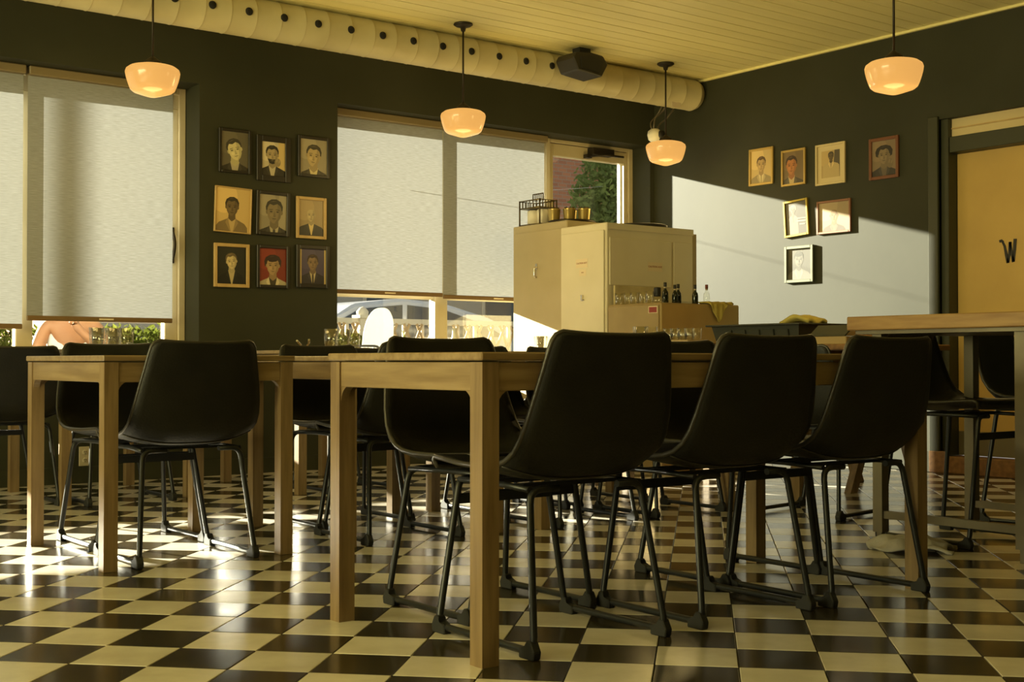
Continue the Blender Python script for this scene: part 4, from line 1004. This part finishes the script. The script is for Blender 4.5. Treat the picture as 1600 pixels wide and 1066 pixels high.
for s in (-1, 1):
    b = NB(); tube(b, rounded([(s*.24,.0,.70),(s*.26,-.25,.68),(s*.26,-.40,.62),(s*.25,-.42,.45)], .08), .022, 8); obj('armrest', b, M['whiteplastic'], t)
    for yy in (-.42, .0):
        b = NB(); tube(b, [(s*.21, yy, .44), (s*.24, yy*1.08, 0)], .022, 8); obj('leg', b, M['whiteplastic'], t)
# metal-rod patio chairs in front of it
def rodchair(x, y, rz, label):
    t = thing('rod_chair', label, 'chair', (x, y, GZ), rz)
    b = NB(); tube(b, rounded([(-.2,.2,0),(-.2,.2,.5),(-.2,.24,.93),(.2,.24,.93),(.2,.2,.5),(.2,.2,0)], .06), .010, 6); obj('back_frame', b, M['steel'], t)
    for k in range(5):
        b = NB(); tube(b, [(-.13+.065*k,.21,.48),(-.13+.065*k,.24,.92)], .005, 5); obj('back_rod', b, M['steel'], t)
    b = NB(); tube(b, [(-.2,.235,.80),(.2,.235,.80)], .006, 5); obj('back_rail', b, M['steel'], t)
    b = NB(); box(b, -.2, .2, -.2, .2, .45, .47); obj('seat', b, M['steel'], t)
    for s in (-1, 1):
        b = NB(); tube(b, [(s*.19,-.19,.46),(s*.2,-.2,0)], .010, 6); obj('leg', b, M['steel'], t)
rodchair(5.30, 8.62, .2, 'thin metal-rod patio chair before the white oval-backed chair')
rodchair(5.80, 8.66, .1, 'thin metal-rod patio chair right of the first, outside the middle window')
# parked car
t = thing('parked_car', 'silver car parked beyond the picket fence', 'car', (8.6, 14.2, GZ))
b = NB()
body = [(-2.1,.30),(-2.15,.75),(-1.95,.98),(-1.45,1.08),(-.75,1.50),(-.1,1.58),(.55,1.54),(1.25,1.36),(1.85,1.12),(2.15,1.02),(2.2,.45),(2.1,.30)]
prism(b, body, lambda p, q, d: (p, d, q), -.80, .80); obj('car_body', b, M['carpaint'], t, bevel=.04)
b = NB(); prism(b, [(-1.3,1.10),(-.68,1.44),(-.08,1.50),(-.08,1.10)], lambda p, q, d: (p, d, q), -.815, -.80); obj('side_window', b, M['carglass'], t)
b = NB(); prism(b, [(0,1.10),(0,1.50),(.52,1.46),(1.2,1.27),(1.5,1.12)], lambda p, q, d: (p, d, q), -.815, -.80); obj('side_window', b, M['carglass'], t)
for x in (-1.35, 1.4):
    b = NB(); lathe(b, [(0,-.1),(.25,-.1),(.33,-.08),(.33,.08),(.25,.1),(0,.1)], 24); b.transform(Matrix.Translation((x,-.74,.33)) @ Matrix.Rotation(PI/2, 4, 'X')); obj('wheel', b, M['rubber'], t)
# brick building far behind, its cornice and wire
t = thing('brick_building', 'brown brick building behind the tree, seen through the glazed door', 'building', (20, 22, GZ))
obj('wall', box(NB(), -12.5, 16, 0, 6, 0, 6.05), M['brick'], t)
obj('cornice', box(NB(), -12.7, -.9, -.25, 0, 5.75, 6.1), M['greywall'], t)
obj('ground_storey', box(NB(), -12.5, -1.6, -.12, -.001, 0, 3.1), M['greywall'], t)
for x in (-6.5, -3.6):
    f = obj('window', box(NB(), x-.5, x+.5, -.14, -.05, 3.3 if x > -1.6 else 1.2, 4.4 if x > -1.6 else 2.6), M['fence'], t); obj('pane', box(NB(), x-.42, x+.42, -.16, -.14, 3.4 if x > -1.6 else 1.3, 4.3 if x > -1.6 else 2.5), M['carglass'], f)
b = NB(); tube(b, [(5.0+6.72*k/12, 8.035+5.12*k/12, 2.02+1.11*k/12-.05*math.sin(PI*k/12)) for k in range(13)], .0019, 5); o = obj('line_wire', b, M['whiteplastic']); tag(o, 'thin white wire stretched from the house wall to the tree', 'wire')
# tree outside the door
t = thing('street_tree', 'green feathery tree seen through the glazed door', 'tree', (11.75, 13.2, GZ))
def crown(r):
    a = Vector((r.gauss(0,1), r.gauss(0,1), r.gauss(0,1))).normalized()*(r.random()**.45)
    return (a.x*.62+.05, a.y*.6, 2.75+a.z*1.25)
me = leaves(5200, crown, .06, 9); me.materials.append(M['leafdark']); o = bpy.data.objects.new('leaves', me); COL.objects.link(o); o.parent = t; tag(o, kind='stuff')
b = NB(); tube(b, [(0,0,0),(.05,0,1.2),(.0,.05,2.2),(.08,0,3.4)], [.09,.07,.05,.02], 8)
for k in range(6):
    a = k*1.1; z = 1.6+.25*k; tube(b, [(0,0,z),(.4*math.cos(a),.4*math.sin(a),z+.5)], [.03,.012], 6)
obj('trunk', b, M['branch'], t)
# a utility pole farther down the street; its soft shadow crosses the left blind
t = thing('utility_pole', 'tall wooden utility pole across the street beyond the left window', 'pole', (2.60-KX*15.5, 23.3, GZ))
b = NB(); tube(b, [(0,0,0),(0,0,9)], .12, 12); obj('pole', b, M['branch'], t)
b = NB(); box(b, -.9, .9, -.05, .05, 8.3, 8.42); obj('crossarm', b, M['branch'], t)

# ------------------------------------------------------------------ the person sitting outside the left window
def skin_mesh(name, verts, edges, radii, parent, m, sub=2, root=0):
    me = bpy.data.meshes.new(name); me.from_pydata(verts, edges, []); o = bpy.data.objects.new('tmp', me); COL.objects.link(o)
    md = o.modifiers.new('s', 'SKIN'); md.use_smooth_shade = True
    for i, r in enumerate(radii):
        sv = me.skin_vertices[0].data[i]; sv.radius = r if isinstance(r, tuple) else (r, r); sv.use_root = (i == root)
    o.modifiers.new('d', 'SUBSURF').levels = sub; o.modifiers['d'].render_levels = sub
    bpy.context.view_layer.update()
    me2 = bpy.data.meshes.new_from_object(o.evaluated_get(bpy.context.evaluated_depsgraph_get()))
    bpy.data.objects.remove(o); bpy.data.meshes.remove(me)
    me2.materials.clear(); me2.materials.append(m); me2.name = name
    for p in me2.polygons: p.use_smooth = True
    q = bpy.data.objects.new(name, me2); COL.objects.link(q); q.parent = parent; return q
t = thing('person', 'person in a white top seated outside the left window, hand near the chin', 'person', (3.05, 9.15, GZ), -.30)
# local frame: facing -y, x to the figure's left; seat at z=.45
V, E, Rr = [], [], []
def add(p, r, link=None):
    V.append(p); Rr.append(r); i = len(V)-1
    if link is not None: E.append((link, i))
    return i
pel = add((0,.0,.52), (.15,.11)); wai = add((0,.01,.72), (.125,.09), pel); che = add((0,0,.92), (.15,.10), wai); upc = add((0,-.01,1.04), (.12,.085), che)
nec = add((0,-.02,1.13), .052, upc); hd0 = add((0,-.03,1.20), .062, nec); hd1 = add((0,-.035,1.29), (.080,.092), hd0); hd2 = add((0,-.03,1.36), (.066,.078), hd1)
for s in (-1, 1):
    shd = add((s*.17,.0,1.06), .062, upc)
    if s == 1:
        elb = add((s*.24,-.16,.82), .043, shd); wr_ = add((s*.09,-.25,.98), .030, elb)
    else:
        elb = add((s*.26,-.10,.82), .043, shd); wr_ = add((s*.12,-.30,.76), .030, elb)
    pm = add((s*.025 if s == 1 else s*.09, -.24 if s == 1 else -.36, 1.045 if s == 1 else .75), (.034,.022), wr_)
    hp = add((s*.10,-.05,.50), .092, pel); kn = add((s*.12,-.45,.50), .062, hp); an = add((s*.12,-.43,.10), .042, kn); add((s*.12,-.55,.05), (.042,.03), an)
    for k in range(4):
        bx_ = V[pm]; d = (k-1.5)*.017
        if s == 1: f1 = add((bx_[0]-.005+d*.3, bx_[1]-.015+d, bx_[2]+.045), .010, pm); f2 = add((bx_[0]-.025+d*.3, bx_[1]-.012+d, bx_[2]+.075-.004*abs(k-1)), .009, f1); add((bx_[0]-.045+d*.3, bx_[1]+.0+d, bx_[2]+.07), .008, f2)
        else: f1 = add((bx_[0]+d, bx_[1]-.05, bx_[2]-.004), .010, pm); f2 = add((bx_[0]+d, bx_[1]-.08+.004*abs(k-1), bx_[2]-.014), .009, f1); add((bx_[0]+d, bx_[1]-.098, bx_[2]-.03), .008, f2)
    bx_ = V[pm]; th = add((bx_[0]-s*.03, bx_[1]-.005, bx_[2]+.018), .011, pm); add((bx_[0]-s*.045, bx_[1]-.02, bx_[2]+.038), .009, th)
skin_mesh('body', V, E, Rr, t, M['skin'])
TV = [(0,.0,.50),(0,.01,.70),(0,0,.84),(0,-.005,.93),(-.10,-.02,.99),(.10,-.02,.99),(-.105,.0,1.075),(.105,.0,1.075)]
skin_mesh('top', TV, [(0,1),(1,2),(2,3),(3,4),(3,5),(4,6),(5,7)], [(.162,.122),(.138,.104),(.158,.112),(.150,.106),(.03,.095),(.03,.095),(.028,.075),(.028,.075)], t, M['shirt'])
skin_mesh('trousers', [(0,0,.50),(.10,-.05,.50),(.12,-.45,.50),(.12,-.43,.14),(-.10,-.05,.50),(-.12,-.45,.50),(-.12,-.43,.14)], [(0,1),(1,2),(2,3),(0,4),(4,5),(5,6)], [(.158,.12),.102,.074,.056,.102,.074,.056], t, M['trouser'])
b = NB(); bmesh.ops.create_uvsphere(b, u_segments=16, v_segments=10, radius=1); b.transform(Matrix.Translation((0,-.015,1.345)) @ Matrix.Diagonal((.094,.108,.098,1))); obj('hair', b, M['hair'], t, smooth=True)
b = NB(); bmesh.ops.create_uvsphere(b, u_segments=10, v_segments=6, radius=1); b.transform(Matrix.Translation((0,-.128,1.275)) @ Matrix.Diagonal((.014,.022,.022,1))); obj('nose', b, M['skin'], t, smooth=True)
for s in (-1, 1):
    b = NB(); bmesh.ops.create_uvsphere(b, u_segments=10, v_segments=6, radius=.013); b.transform(Matrix.Translation((s*.032,-.114,1.30))); obj('eye', b, M['whiteplastic'], t, smooth=True)
    b = NB(); bmesh.ops.create_uvsphere(b, u_segments=10, v_segments=6, radius=1); b.transform(Matrix.Translation((s*.083,-.03,1.28)) @ Matrix.Diagonal((.010,.02,.032,1))); obj('ear', b, M['skin'], t, smooth=True)
b = NB(); bmesh.ops.create_uvsphere(b, u_segments=10, v_segments=6, radius=1); b.transform(Matrix.Translation((0,-.115,1.235)) @ Matrix.Diagonal((.026,.010,.007,1))); obj('mouth', b, M['redink'], t, smooth=True)
rodchair(3.05, 9.17, -.30, 'metal-rod patio chair under the person outside the left window')
